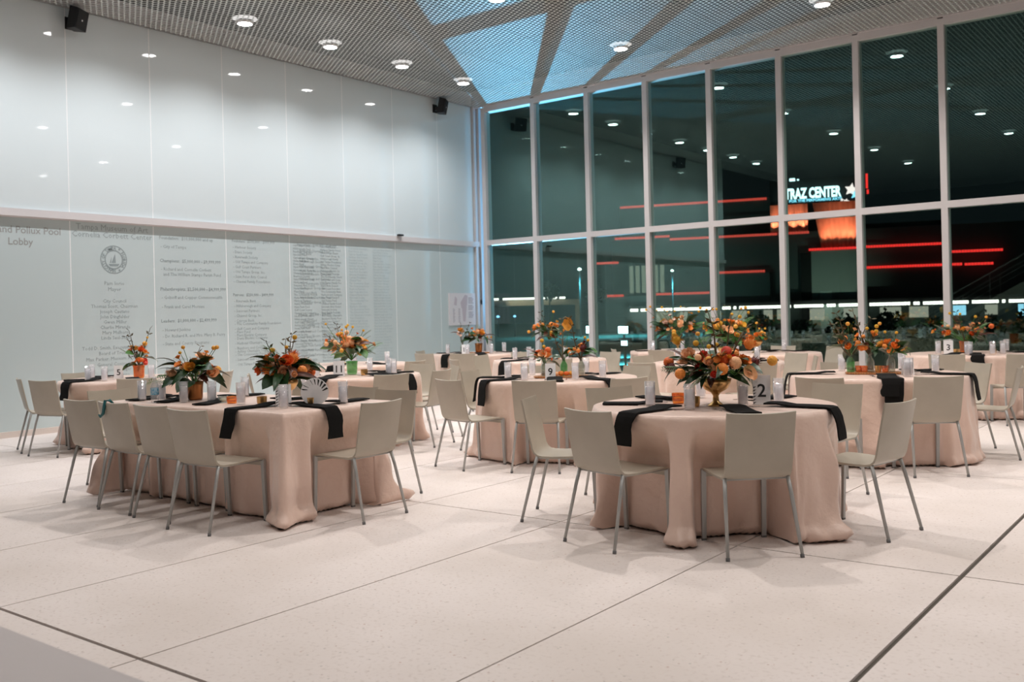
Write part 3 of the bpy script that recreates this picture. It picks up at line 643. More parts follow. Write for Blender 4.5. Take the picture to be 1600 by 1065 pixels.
def rect_perim(x0, y0, x1, y1, rc=.035, n=480):
    # walk a rounded rectangle
    segs = []; L = 2 * (x1 - x0 + y1 - y0); out = []
    for k in range(n):
        s = L * k / n; w, h = x1 - x0, y1 - y0
        if s < w: p = (x0 + s, y0, 0, -1); c = min(s, w - s)
        elif s < w + h: p = (x1, y0 + s - w, 1, 0); c = min(s - w, w + h - s)
        elif s < 2 * w + h: p = (x1 - (s - w - h), y1, 0, 1); c = min(s - w - h, 2 * w + h - s)
        else: p = (x0, y1 - (s - 2 * w - h), -1, 0); c = min(s - 2 * w - h, L - s)
        k2 = max(0, 1 - c / .10); nx, ny = p[2], p[3]
        # blend the normal towards the diagonal close to a corner
        dxn = 1 if p[0] > (x0 + x1) / 2 else -1; dyn = 1 if p[1] > (y0 + y1) / 2 else -1
        mx_ = k2 ** 1.5; nx2 = nx * (1 - mx_) + dxn * .7071 * mx_; ny2 = ny * (1 - mx_) + dyn * .7071 * mx_; l = math.hypot(nx2, ny2)
        e = .10 * math.exp(-(c / .032) ** 2) - .03 * math.exp(-((c - .12) / .05) ** 2)
        out.append((p[0], p[1], nx2 / l, ny2 / l, e))
    return out
def under_table_round(t, r=.70):
    b = MB(); b.lathe([(.001, .715), (r, .715), (r, .745), (.001, .745)], 32, capb=False); b.build('tabletop', M_tabletop, t)
    for k in range(4):
        a = PI / 4 + k * PI / 2; b = MB(); b.tube([(.30 * math.cos(a), .30 * math.sin(a), .715), (.34 * math.cos(a), .34 * math.sin(a), 0)], .014, 6); b.build('leg', M_leg, t)

# ------------------------------------------------------------------ small table things
def black_napkin(cx, cy, ang, r_edge, hang, off=0.0, twist=0.0, w=.145, inner=.40):
    """folded napkin strip lying radially; local +X is outwards along ang from (cx, cy)"""
    b = MB(); pts = []
    z0 = TH + .006
    for q in range(6): pts.append((r_edge - inner + (inner - .0) * q / 5, z0 + (.012 if q < 2 else 0.0)))
    if hang:
        pts[-1] = (r_edge - .005, z0)
        pts += [(r_edge + .018, z0 - .004), (r_edge + .030, TH - .02)]
        for q in range(1, 6): pts.append((r_edge + .036 + .006 * q * (r_edge and 1), TH - .02 - hang * q / 5))
    else:
        pts = [(x - .06, z) for x, z in pts]
    rows = []; th = .009
    for i, (r, z) in enumerate(pts):
        j0 = max(0, i - 1); j1 = min(len(pts) - 1, i + 1); a, c = pts[j1][0] - pts[j0][0], pts[j1][1] - pts[j0][1]; L = math.hypot(a, c); n1, n2 = -c / L, a / L
        ww = w / 2 * (1 + .06 * math.sin(i * 1.7 + ang))
        sh = .01 * math.sin(i * .9 + ang * 3)
        rows.append([(r, -ww + sh, z), (r, 0 + sh, z - .001), (r, ww + sh, z), (r + n1 * th, ww + sh, z + n2 * th), (r + n1 * th * 1.3, sh, z + n2 * th * 1.3), (r + n1 * th, -ww + sh, z + n2 * th)])
    b.grid(rows, False, True)
    k = 6 * (len(rows) - 1); b.f += [(5, 4, 3, 2, 1, 0), (k, k + 1, k + 2, k + 3, k + 4, k + 5)]; b.sm += [False, False]
    o = b.build('napkin', M_napkin)
    o.rotation_euler = (0, 0, rad(ang)); o.location = (cx - off * math.sin(rad(ang)), cy + off * math.cos(rad(ang)), 0)
    return o
def _glass():
    t = thing('water_glass', '', 'glass')
    b = MB(); b.lathe([(.031, 0), (.0335, .01), (.0355, .165), (.0335, .165), (.031, .014), (.002, .012)], 20); b.build('tumbler', M_gl, t)
    b = MB(); b.lathe([(.029, .015), (.0325, .128), (.002, .13)], 16); b.build('iced_water', M_ice, t)
    return t
glass_proto = _glass(); gused = [False]
def water_glass(x, y, label, group, z=TH + .001):
    g = glass_proto if not gused[0] else copy_tree(glass_proto); gused[0] = True
    g.location = (x, y, z); tag(g, label, 'glass', group); return g
fork_me = None
def _cut(kind):
    b = MB(); z = .002
    if kind == 'fork':
        b.box((-.004, 0, 0), (.004, .12, .003)); b.box((-.010, .12, 0), (.010, .145, .004))
        for k in range(4): b.box((-.010 + k * .0055, .145, 0), (-.007 + k * .0055, .19, .003))
    else:
        b.box((-.0055, 0, 0), (.0055, .10, .004)); b.box((-.009, .10, 0), (.007, .20, .003))
    return b.mesh(kind, M_steel)
fork_me, knife_me = _cut('fork'), _cut('knife')
def cutlery(cx, cy, ang, r_in, off, which, label, group):
    o = link(which, fork_me if which == 'fork' else knife_me, None, None); a = rad(ang)
    rr_ = r_in; o.location = (cx + rr_ * math.cos(a) - off * math.sin(a), cy + rr_ * math.sin(a) + off * math.cos(a), TH + .003); o.rotation_euler = (0, 0, a + PI / 2)
    tag(o, label, which, group)
def votive(x, y, m, label, h_=.065, r=.038):
    t = thing('votive_holder', label, 'candle holder', (x, y, TH + .001))
    b = MB()
    P = [[((rr_ + (.002 if (j % 2) else 0)) * math.cos(2 * PI * j / 20), (rr_ + (.002 if (j % 2) else 0)) * math.sin(2 * PI * j / 20), z) for j in range(20)] for rr_, z in [(r * .8, 0), (r * .95, h_ * .3), (r, h_), (r * .93, h_), (r * .82, h_ * .25), (.003, h_ * .2)]]
    b.grid(P, False, True); b.f.append(tuple(range(20))[::-1]); b.sm.append(False); b.build('cup', m, t)
    b = MB(); b.lathe([(r * .7, h_ * .24), (r * .7, h_ * .6), (.002, h_ * .62)], 12); b.build('candle', M_candle, t)
    return t
def number_card(x, y, rz, num, label, w=.10, h_=.15, deco=None):
    t = thing('table_number_card', label, 'card', (x, y, TH + .002), rad(rz))
    b = MB(); b.add([(-w / 2, -.025, 0), (w / 2, -.025, 0), (w / 2, .0, h_), (-w / 2, .0, h_), (-w / 2, -.022, 0), (w / 2, -.022, 0), (w / 2, .0015, h_), (-w / 2, .0015, h_)], [(0, 1, 2, 3), (7, 6, 5, 4), (0, 4, 5, 1), (2, 6, 7, 3)], False)
    b.add([(-w / 2, .025, 0), (w / 2, .025, 0), (w / 2, .0015, h_), (-w / 2, .0015, h_)], [(3, 2, 1, 0)], False); b.build('card', M_card, t)
    v, f = textmesh(num, h_ * .62, 'CENTER', 3, 0, .0015); tl = .025 / h_
    b = MB(); zz = h_ * .27
    b.add([(p[0], -.0262 + (p[1] + zz) * tl, p[1] + zz) for p in v], f, False); b.build('numeral', M_ink, t, flip=False)
    if deco:
        b = MB()
        for k in range(6): b.add([(-w / 2 + .002, -.0255 + tl * .02 * k, .02 * k + .004), (-w / 2 + .022, -.0255 + tl * (.02 * k + .015), .02 * k + .018), (-w / 2 + .002, -.0255 + tl * (.02 * k + .012), .02 * k + .014)], [(0, 1, 2)], False)
        b.build('printed_border', M_ink, t, flip=False)
    return t

# ------------------------------------------------------------------ flowers
def petal(b, mx, L, w, cup, ruf=0.0, n=3, k=4, seed=0):
    P = []
    for i in range(k + 1):
        t = i / k; ww = w * math.sin(PI * (.12 + .76 * t)) * (1 if t < .8 else .92); row = []
        for j in range(n + 1):
            u = -1 + 2 * j / n
            row.append((u * ww, L * t * math.cos(cup * t), L * t * math.sin(cup * t) + .25 * ww * u * u + ruf * math.sin(5 * u + 3 * t + seed)))
        P.append(row)
    b.grid(P, True, mx=mx)
def fl_rose(m, seed):
    rr = random.Random(seed); b = MB()
    for ring_, (cnt, L, w, tilt, cup) in enumerate([(6, 1.0, .50, .25, .5), (6, .85, .45, .62, .75), (5, .7, .38, .95, .9), (4, .5, .28, 1.25, 1.0)]):
        for k in range(cnt):
            a = 2 * PI * (k + .5 * ring_) / cnt + rr.uniform(-.15, .15)
            petal(b, Matrix.Translation((0, 0, -.15 + .02 * ring_)) @ Matrix.Rotation(a, 4, 'Z') @ Matrix.Rotation(tilt, 4, 'X'), L * rr.uniform(.9, 1.1), w, cup, .03, seed=k)
    b.lathe([(.18, -.25), (.22, -.05), (.12, .45), (.01, .5)], 8)
    return b.mesh('flower', m)
def fl_ball(m, seed):
    b = MB(); P = []
    for i in range(9):
        t = PI * i / 8; P.append([(math.sin(t) * math.cos(2 * PI * j / 12) * (1 + .06 * ((i + j) % 2)), math.sin(t) * math.sin(2 * PI * j / 12) * (1 + .06 * ((i + j) % 2)), -math.cos(t)) for j in range(12)])
    b.grid(P, False, True); return b.mesh('flower', m)
def fl_open(m, seed):
    rr = random.Random(seed); b = MB()
    for k in range(5): petal(b, Matrix.Rotation(2 * PI * k / 5 + rr.uniform(-.2, .2), 4, 'Z') @ Matrix.Rotation(rr.uniform(.1, .6), 4, 'X'), 1.0, .55, .3, .06, seed=k)
    b.lathe([(.2, 0), (.25, .15), (.05, .35)], 8); return b.mesh('flower', m)
def fl_protea(m, seed):
    rr = random.Random(seed); b = MB(); b.lathe([(.3, -.5), (.6, -.1), (.6, .3), (.3, .62), (.02, .7)], 10)
    for k in range(60):
        a = rr.uniform(0, 2 * PI); e = rr.uniform(-.1, 1.45); d = Vector((math.cos(a) * math.cos(e), math.sin(a) * math.cos(e), math.sin(e))); p = d * .45; q = d * 1.0 + Vector((0, 0, .12)); s = Vector((-math.sin(a), math.cos(a), 0)) * .055
        b.add([p - s, p + s, q], [(0, 1, 2)], False); s2 = d.cross(s) ; b.add([p - s2, p + s2, q], [(0, 1, 2)], False)
    return b.mesh('flower', m)
def fl_spathe(m, seed):
    b = MB(); P = []
    for i in range(9):
        t = i / 8; w = .62 * math.sin(PI * (.1 + .85 * t)) ** .8
        P.append([(u / 4 * w, -.4 + 1.5 * t, .35 * (u / 4) ** 2 + .22 * t * t + .05 * math.sin(9 * t)) for u in range(-4, 5)])
    b.grid(P, True); b.tube([(0, 0, .02), (0, .3, .25), (0, .5, .55)], [.07, .06, .02], 6); return b.mesh('flower', m)
def lf_blade(m, w=.34, bend=.5, fold=.25, n=7):
    b = MB(); P = []
    for i in range(n + 1):
        t = i / n; ww = w * math.sin(PI * min(1, .06 + .94 * t)) ** .75 * (1 - .25 * t); a = bend * t
        P.append([(u * ww, t * math.cos(a), -t * math.sin(a) * .8 + abs(u) * ww * fold) for u in (-1, -.5, 0, .5, 1)])
    b.grid(P, True); return b.mesh('leaf', m)
def lf_fern(m):
    b = MB(); b.tube([(0, 0, 0), (0, .5, .08), (0, 1, -.06)], [.012, .009, .004], 4)
    for k in range(14):
        t = .12 + .86 * k / 14; z = .08 * math.sin(PI * t) - .06 * t * t
        for s in (-1, 1): L = .33 * (1 - .6 * t); b.add([(0, t, z), (s * L * .5, t + .10 * L, z + .03), (s * L, t + .4 * L, z - .02), (s * L * .5, t + .33 * L, z + .01)], [(0, 1, 2, 3)], False)
    return b.mesh('leaf', m)
def lf_twig(m, seed):
    rr = random.Random(seed); b = MB(); pts = [Vector((0, 0, 0))]; d = Vector((0, 1, .15))
    for k in range(6): d += Vector((rr.uniform(-.25, .25), 0, rr.uniform(-.15, .25))); pts.append(pts[-1] + d.normalized() / 6)
    b.tube(pts, [.022 - .0028 * k for k in range(7)], 5)
    for k in range(2, 7):
        for s in (-1, 1):
            e = Vector((s * .10, .06, rr.uniform(-.05, .08))); p = pts[k]; b.add([p, p + e * .5 + Vector((0, .03, 0)), p + e, p + e * .5 - Vector((0, .03, 0))], [(0, 1, 2, 3)], False)
    return b.mesh('twig', m)
FM = {}
for nm, fn in (('rose', fl_rose), ('ball', fl_ball), ('open', fl_open), ('protea', fl_protea), ('spathe', fl_spathe)):
    for cn, mm in (('orange', F_orange), ('deep', F_deep), ('peach', F_peach), ('yellow', F_yellow), ('gold', F_gold), ('coral', F_coral), ('tan', F_tan), ('burg', F_burg), ('blush', F_blush)):
        FM[nm, cn] = (fn, mm)
_fc = {}
def flower_mesh(nm, cn):
    if (nm, cn) not in _fc: _fc[nm, cn] = FM[nm, cn][0](FM[nm, cn][1], len(_fc))
    return _fc[nm, cn]
LEAF = {'blade': lf_blade(L_dark), 'bladem': lf_blade(L_mid, .36, .4), 'brown': lf_blade(L_brown, .2, .5), 'fern': lf_fern(L_mid), 'sage': lf_fern(L_sage), 'twig': lf_twig(L_twig, 1), 'twig2': lf_twig(L_twig, 5), 'narrow': lf_blade(L_dark, .13, .7), 'narrowb': lf_blade(L_brown, .10, .6)}
def put(me, parent, p, d, size, roll, name):
    o = link(name, me, parent, p); q = Vector(d).normalized().to_track_quat('Z', 'Y'); o.rotation_euler = (q.to_matrix() @ Matrix.Rotation(roll, 3, 'Z')).to_euler(); o.scale = (size,) * 3; return o
def putleaf(me, parent, p, d, size, roll=0.0, name='leaf'):
    o = link(name, me, parent, p); q = Vector(d).normalized().to_track_quat('Y', 'Z'); o.rotation_euler = (q.to_matrix() @ Matrix.Rotation(roll, 3, 'Y')).to_euler(); o.scale = (size,) * 3; return o
def stems(b, root, tips, r=.0028):
    for p in tips:
        p = Vector(p); mid = Vector(root) * .5 + p * .5 + Vector((0, 0, .02)); b.tube([root, mid, p], r, 4)
def arrangement(x, y, seed, label, group, rx=.30, ry=.30, top=.30, base=.17, vase='compote', palette=None, nbig=9, nsmall=12, tall=6, leaves=26, twigs=2, z=TH + .001, name='flower_arrangement', vm=None, sc=1.0):
    rr = random.Random(seed); t = thing(name, label, 'flowers', (x, y, z), rr.uniform(0, 6), group)
    pal = palette or ['orange', 'peach', 'deep', 'tan', 'gold', 'orange', 'coral']
    if vase == 'compote':
        b = MB(); b.lathe([(.055, 0), (.05, .008), (.022, .03), (.018, .065), (.03, .085), (.075, .11), (.098, .15), (.102, .178), (.096, .178), (.07, .12), (.004, .10)], 24); b.build('compote', vm or M_gold, t)
    elif vase == 'cup':
        b = MB(); b.lathe([(.05, 0), (.058, .02), (.062, .12), (.068, .15), (.06, .15), (.052, .02), (.004, .015)], 18); b.build('vase', vm or M_bronze, t)
    else:
        b = MB(); b.lathe([(.032, 0), (.036, .01), (.038, .09), (.03, .115), (.016, .135), (.016, .165), (.019, .17), (.013, .17), (.013, .135), (.03, .10), (.032, .012), (.003, .01)], 16); b.build('bottle', vm or M_clearv, t)
    root = Vector((0, 0, base - .03)); tips = []
    def pt(e, a, k): return Vector((rx * k * math.cos(a) * math.cos(e), ry * k * math.sin(a) * math.cos(e), base + .01 + (top - base) * k * (.25 + .75 * math.sin(e))))
    for k in range(nbig):
        a = 2 * PI * k * .381966 + rr.uniform(-.3, .3); e = rr.uniform(.1, 1.35); kk = rr.uniform(.45, .75) ; p = pt(e, a, kk); c = rr.choice(pal)
        d = Vector((math.cos(a) * math.cos(e), math.sin(a) * math.cos(e), .25 + math.sin(e) * .8)); s = rr.uniform(.042, .06) * sc
        put(flower_mesh(rr.choice(('rose', 'rose', 'open', 'protea')), c), t, p, d, s, rr.uniform(0, 6), 'flower'); tips.append(p)
    for k in range(nsmall):
        a = rr.uniform(0, 2 * PI); e = rr.uniform(-.15, 1.2); p = pt(e, a, rr.uniform(.65, 1.0)); d = Vector((math.cos(a) * math.cos(e), math.sin(a) * math.cos(e), .2 + math.sin(e)))
        put(flower_mesh(rr.choice(('rose', 'open', 'ball')), rr.choice(pal)), t, p, d, rr.uniform(.018, .032) * sc, rr.uniform(0, 6), 'flower'); tips.append(p)
    for k in range(tall):
        a = rr.uniform(0, 2 * PI); kk = rr.uniform(.35, .95); p = Vector((rx * kk * math.cos(a), ry * kk * math.sin(a), top + rr.uniform(.0, .10))); put(flower_mesh('ball', rr.choice(('yellow', 'yellow', 'gold'))), t, p, (0, 0, 1), rr.uniform(.013, .02), 0, 'flower'); tips.append(p)
    b = MB(); stems(b, root, tips); o = b.build('stems', L_mid if seed % 2 else L_twig, t, flip=False); o['kind'] = 'stuff'
    for k in range(leaves):
        a = rr.uniform(0, 2 * PI); e = rr.uniform(-.2, 1.0); kk = rr.uniform(.15, .45); p = Vector((rx * kk * math.cos(a), ry * kk * math.sin(a), base + rr.uniform(0, (top - base) * .5))); d = Vector((math.cos(a) * math.cos(e), math.sin(a) * math.cos(e), math.sin(e)))
        kd = rr.choice(('blade', 'blade', 'narrow', 'brown', 'bladem', 'blade', 'narrowb', 'fern', 'sage', 'narrow')); putleaf(LEAF[kd], t, p, d, rr.uniform(.15, .25) * sc * (.75 if 'blade' in kd or kd == 'brown' else 1), rr.uniform(-.8, .8))
    for k in range(twigs):
        a = rr.uniform(0, 2 * PI); putleaf(LEAF[rr.choice(('twig', 'twig2'))], t, root, (math.cos(a), math.sin(a), rr.uniform(.4, 1.3)), rr.uniform(.35, .48), 0, 'twig')
    return t
def tray(x, y, rz, w, d, label):
    t = thing('wooden_tray', label, 'tray', (x, y, TH + .001), rad(rz)); n = 28
    P = [[(w / 2 * k_ * math.copysign(abs(math.cos(2 * PI * j / n)) ** .6, math.cos(2 * PI * j / n)), d / 2 * k_ * math.copysign(abs(math.sin(2 * PI * j / n)) ** .6, math.sin(2 * PI * j / n)), z) for j in range(n)] for k_, z in ((.96, 0), (1, .006), (1, .016), (.97, .018), (.9, .016), (.02, .016))]
    b = MB(); b.grid(P, True, True); b.f.append(tuple(range(n))[::-1]); b.sm.append(False); b.build('board', M_wood, t); return t
def small_fruit(x, y, z, r, label, m=F_orange):
    t = thing('persimmon', label, 'fruit', (x, y, z)); b = MB(); b.lathe([(r * .35, 0), (r * .85, r * .25), (r, r * .75), (r * .8, r * 1.3), (r * .25, r * 1.5), (.002, r * 1.42)], 14); b.build('flesh', m, t)
    b = MB(); [b.add([(0, 0, r * 1.5), (r * .25 * math.cos(a - .5), r * .25 * math.sin(a - .5), r * 1.5), (r * .6 * math.cos(a), r * .6 * math.sin(a), r * 1.42), (r * .25 * math.cos(a + .5), r * .25 * math.sin(a + .5), r * 1.5)], [(0, 1, 2, 3)], False) for a in (0, PI / 2, PI, 1.5 * PI)]; b.build('calyx', L_brown, t, flip=False)

#==PART4==
# ------------------------------------------------------------------ the tables
CAMX, CAMY = 12.3567, -14.9841
def to_cam(x, y): return math.degrees(math.atan2(CAMY - y, CAMX - x)) + 90
def table(key, cx, cy, desc, seats, R=.775, seed=1, amp=.05, flare=.045, card=None, glasses=True, cut=True):
    """seats: (x, y, facing or None, hang, napkin angle offset, seat words)"""
    t = thing('round_table', 'round folding table hidden under the blush cloth, ' + desc, 'table', (cx, cy, 0), 0, 'round banquet tables'); under_table_round(t)
    ch = []
    for s in seats:
        a = math.degrees(math.atan2(s[1] - cy, s[0] - cx)); fc = s[2] if s[2] is not None else a + 180
        chair(s[0], s[1], fc, 'beige molded chair at the ' + s[5] + ' of the ' + desc + (', ' + s[6] if len(s) > 6 else ''), 'chairs at the ' + desc); ch.append((s[0], s[1], fc))
    b = cloth(round_perim(cx, cy, R), (cx, cy), seed, ch, amp, flare)
    tag(b.build('tablecloth', M_cloth), 'blush satin floor-length cloth on the ' + desc, 'tablecloth', 'blush tablecloths')
    for s in seats:
        a = math.degrees(math.atan2(s[1] - cy, s[0] - cx)); na = a + s[4]
        n = black_napkin(cx, cy, na, R, s[3]); tag(n, 'black napkin ' + ('hanging' if s[3] else 'lying flat') + ' at the ' + s[5] + ' seat of the ' + desc, 'napkin', 'napkins on the ' + desc)
        if glasses:
            g = rad(na + 22); water_glass(cx + .50 * math.cos(g), cy + .50 * math.sin(g), 'tall water glass at the ' + s[5] + ' seat of the ' + desc, 'water glasses on the ' + desc)
        if cut:
            cutlery(cx, cy, na, R - .30, -.10, 'fork', 'steel fork at the ' + s[5] + ' seat of the ' + desc, 'forks on the ' + desc)
            cutlery(cx, cy, na, R - .30, .10, 'knife', 'steel knife at the ' + s[5] + ' seat of the ' + desc, 'knives on the ' + desc)
    return t
# --- front round table (number 2)
D1 = 'front round table'
s1 = [(10.21, -9.95, 134, 0, 4, 'near side','nearest of all'), (10.69, -9.01, 170, .17, -4, 'right end','side-on'), (9.90, -7.80, 262, 0, -6, 'far right','front face showing'),
      (8.45, -8.70, -30, 0, 0, 'far left'), (8.42, -9.69, 22, 0, 0, 'left end','side-on'), (9.25, -10.23, 76, .17, 0, 'near left','back to camera')]
table('T1', 9.52, -9.13, D1, s1, R=.785, seed=11, amp=.06, flare=.045, glasses=False)
for (x, y, lb) in ((9.22, -9.43, 'left of the amber votive'), (9.57, -9.55, 'just left of the gold compote'), (9.76, -9.18, 'in front of the number 2 card'), (9.90, -8.93, 'right of the number 2 card'), (9.25, -8.75, 'hidden behind the flowers'), (9.72, -8.72, 'behind the number 2 card')):
    water_glass(x, y, 'tall water glass on the front round table, ' + lb, 'water glasses on the front round table')
number_card(9.83, -9.04, to_cam(9.8, -9.1), '2', 'white table card with a black 2 on the front round table', .11, .19, True)
votive(9.30, -9.19, M_amber, 'amber glass votive cup on the front round table beside a water glass', .07, .042)
votive(9.49, -9.33, M_gold, 'small textured gold cup beside the gold compote on the front round table', .065, .036)
a1 = arrangement(9.60, -9.24, 101, 'wide orange and burgundy centrepiece in a gold compote on the front round table', 'flower centrepieces', rx=.40, ry=.36, top=.37, base=.185, palette=['orange', 'deep', 'tan', 'peach', 'burg', 'orange', 'gold', 'coral'], nbig=15, nsmall=18, tall=6, leaves=60, twigs=4, sc=1.08)
for (p, d, s, nm, c) in [((-.16, -.12, .33), (-.1, -.5, .7), .062, 'rose', 'tan'), ((.06, -.20, .31), (.1, -.8, .5), .058, 'protea', 'deep'), ((.13, -.22, .29), (.2, -1, .3), .040, 'ball', 'peach'), ((.0, -.24, .22), (0, -1, .1), .032, 'rose', 'coral'), ((.05, -.26, .255), (0, -1, .2), .038, 'ball', 'orange'), ((.22, -.1, .40), (.3, -.3, 1), .06, 'protea', 'orange'), ((.20, -.2, .24), (.4, -.9, .4), .07, 'spathe', 'peach'), ((-.24, -.05, .43), (-.2, -.3, 1), .045, 'protea', 'yellow'), ((.36, .0, .29), (.8, -.4, .2), .033, 'ball', 'gold')]:
    ang = rad(24) - a1.rotation_euler.z; v = Matrix.Rotation(ang, 3, 'Z') @ Vector(p); w = Matrix.Rotation(ang, 3, 'Z') @ Vector(d); put(flower_mesh(nm, c), a1, v, w, s, s * 50, 'flower')
# --- long table, left
D2 = 'long table'
x0, y0, x1, y1 = 4.95, -10.83, 7.20, -9.80
t = thing('long_table', 'long folding table hidden under the blush cloth at the left front', 'table', ((x0 + x1) / 2, (y0 + y1) / 2, 0))
b = MB(); b.box((-(x1 - x0) / 2 + .02, -(y1 - y0) / 2 + .02, .715), ((x1 - x0) / 2 - .02, (y1 - y0) / 2 - .02, .75)); b.build('tabletop', M_tabletop, t)
for sx in (-1, 1):
    for sy in (-1, 1): b = MB(); b.tube([(sx * .74, sy * .2, .715), (sx * .76, sy * .22, 0)], .014); b.build('leg', M_leg, t)
s2 = [(5.20, -11.17, 96, 'first from the left on the near side'), (5.71, -11.19, 90, 'second on the near side, ribboned'), (6.23, -11.21, 91, 'third from the left on the near side'), (6.79, -11.29, 94, 'fourth and rightmost on the near side'),
      (4.37, -10.46, 0, 'at the left end'), (7.60, -10.30, 182, 'at the right end'), (5.68, -9.30, -85, 'leftmost on the far side'), (6.45, -9.38, -95, 'middle on the far side'), (6.97, -9.52, -82, 'rightmost on the far side')]
ch = []
for (x, y, fc, lb) in s2: chair(x, y, fc, 'beige molded chair, ' + lb + ' of the long table', 'chairs at the long table'); ch.append((x, y, fc))
b = cloth(rect_perim(x0, y0, x1, y1), ((x0 + x1) / 2, (y0 + y1) / 2), 5, ch, .024, .02)
tag(b.build('tablecloth', M_cloth), 'blush satin cloth with pooled corners on the long table at the left front', 'tablecloth', 'blush tablecloths')
for (x, y, a, hang, lb) in [(6.66, y0, -90, .175, 'hanging over the near edge by the corner'), (x1, -10.42, 0, .19, 'hanging over the right end'), (6.12, y0 + .04, -68, 0, 'flat at the third near seat'), (5.60, y0 + .04, -72, 0, 'flat at the second near seat'), (5.18, y0 + .04, -80, 0, 'flat at the first near seat'),
                            (5.7, y1, 90, 0, 'flat at the leftmost far seat'), (6.42, y1, 84, 0, 'flat at the middle far seat'), (6.95, y1, 96, 0, 'flat at the rightmost far seat'), (x0, -10.4, 180, .15, 'hanging over the left end')]:
    n = black_napkin(x - .4 * math.cos(rad(a)), y - .4 * math.sin(rad(a)), a, .4, hang, w=.13, inner=.38); tag(n, 'black napkin ' + lb + ' of the long table', 'napkin', 'napkins on the long table')
for k, (x, y, lb) in enumerate([(5.22, -10.66, 'first from the left'), (5.40, -10.60, 'just left of the bronze vase'), (5.74, -10.62, 'just right of the bronze vase'), (5.95, -10.51, 'left of the amber votives'), (6.33, -10.52, 'right of the amber votives'), (6.90, -10.58, 'in front of the striped card'), (7.06, -10.16, 'nearest the right end chair'), (5.75, -10.05, 'on the far side at the left'), (6.45, -10.0, 'on the far side at the middle')]):
    water_glass(x, y, 'tall water glass on the long table, ' + lb, 'water glasses on the long table')
for (x, y, m_, lb, h_, r_v) in [(6.05, -10.48, M_clearv, 'clear glass votive left of the amber one on the long table', .05, .036), (6.19, -10.50, M_amber, 'amber glass votive on the long table between the two flower vases', .055, .038), (6.50, -10.46, M_gold, 'small round gold votive left of the gold compote on the long table', .06, .036), (6.93, -10.36, M_gold, 'textured gold cup beside the striped card on the long table', .06, .045)]: votive(x, y, m_, lb, h_, r_v)
number_card(6.80, -10.50, to_cam(6.8, -10.5) + 4, '2', 'white table card with a black number on the long table, right of the compote', .11, .16, True)
# zebra striped round plaque behind the card
t = thing('striped_plaque', 'round black and white striped plaque standing behind the card on the long table', 'ornament', (6.98, -10.36, TH + .001), rad(to_cam(6.9, -10.4)))
b = MB(); b.add([(.10 * math.cos(2 * PI * k / 24), dd, .10 + .10 * math.sin(2 * PI * k / 24)) for dd in (0, .012) for k in range(24)], [tuple(range(24)), tuple(reversed(range(24, 48)))] + [(k, (k + 1) % 24, 24 + (k + 1) % 24, 24 + k) for k in range(24)], False); b.build('disc', M_card, t)
b = MB()
for k in range(9):
    a = .15 + k * .33; p = (.055 * math.cos(a), .10 + .055 * math.sin(a)); q = (.094 * math.cos(a + .12), .10 + .094 * math.sin(a + .12)); s_ = .006
    b.add([(p[0] - s_ * .3, -.001, p[1]), (p[0] + s_ * .3, -.001, p[1] - .004), (q[0] + s_, -.001, q[1] - .006), (q[0] - s_, -.001, q[1] + .006)], [(0, 1, 2, 3)], False)
b.build('stripes', M_ink, t, flip=False)
arrangement(6.62, -10.34, 202, 'orange and burgundy flowers in a gold compote near the front corner of the long table', 'flower centrepieces', rx=.24, ry=.24, top=.40, base=.18, palette=['orange', 'deep', 'peach', 'tan', 'orange'], nbig=13, nsmall=10, tall=4, leaves=30, twigs=3, sc=1.3)
arrangement(5.60, -10.42, 203, 'orange and yellow flowers with fern in a bronze vase, left on the long table', 'flower centrepieces', rx=.27, ry=.25, top=.38, base=.15, vase='cup', palette=['gold', 'peach', 'orange', 'tan'], nbig=9, nsmall=8, tall=4, leaves=30, twigs=1, sc=1.3)
t = thing('water_bottle', 'small clear plastic water bottle with a blue label on the long table', 'bottle', (5.50, -10.72, TH + .001))
b = MB(); b.lathe([(.028, 0), (.031, .01), (.030, .05), (.031, .12), (.028, .14), (.013, .175), (.012, .19)], 18); b.build('bottle_body', M_gl, t)
b = MB(); b.lathe([(.0315, .062), (.0318, .064), (.0318, .115), (.0315, .117)], 18, capb=False); b.build('label', mat('blue_label', (.05, .38, .62), .5, var=(60, (.6, .75, .85))), t)
b = MB(); b.lathe([(.014, .185), (.014, .20), (.002, .201)], 12); b.build('cap', M_card, t)
# ribbon tied over the top edge of the second chair
rb = MB(); rb.tube([(5.55, -11.215, .715), (5.575, -11.217, .700), (5.61, -11.216, .725), (5.64, -11.222, .780), (5.655, -11.222, .822), (5.66, -11.19, .825), (5.665, -11.165, .800)], [.006, .009, .011, .012, .012, .012, .008], 6)
tag(rb.build('ribbon', mat('teal_ribbon', (.01, .13, .14), .5)), 'dark teal ribbon draped over the top of the second chair at the long table', 'ribbon')
# --- number 9 table
D5 = 'number 9 table'
table('T5', 6.93, -7.21, D5, [(6.58, -8.44, 78, .21, -10, 'near left'), (5.86, -7.28, 12, .21, 24, 'left end'), (7.41, -8.26, 113, 0, 8, 'near side','back to camera'), (8.05, -7.72, 158, .08, 8, 'near right'), (7.16, -6.05, -104, 0, -12, 'far right','front face showing'), (6.0, -6.25, -46, 0, 0, 'far left')], seed=21)
tray(6.98, -7.22, to_cam(6.98, -7.2) + 3, .54, .24, 'oval wooden serving board with jars and flowers on the number 9 table')
number_card(7.03, -7.47, to_cam(7.03, -7.47), '9', 'white table card with the number 9')
dxy = (math.cos(rad(to_cam(6.98, -7.2))), math.sin(rad(to_cam(6.98, -7.2)))); nxy = (dxy[1], -dxy[0])
def rel(cx, cy, u, v): return cx + dxy[0] * u + nxy[0] * v, cy + dxy[1] * u + nxy[1] * v
ZT = TH + .02
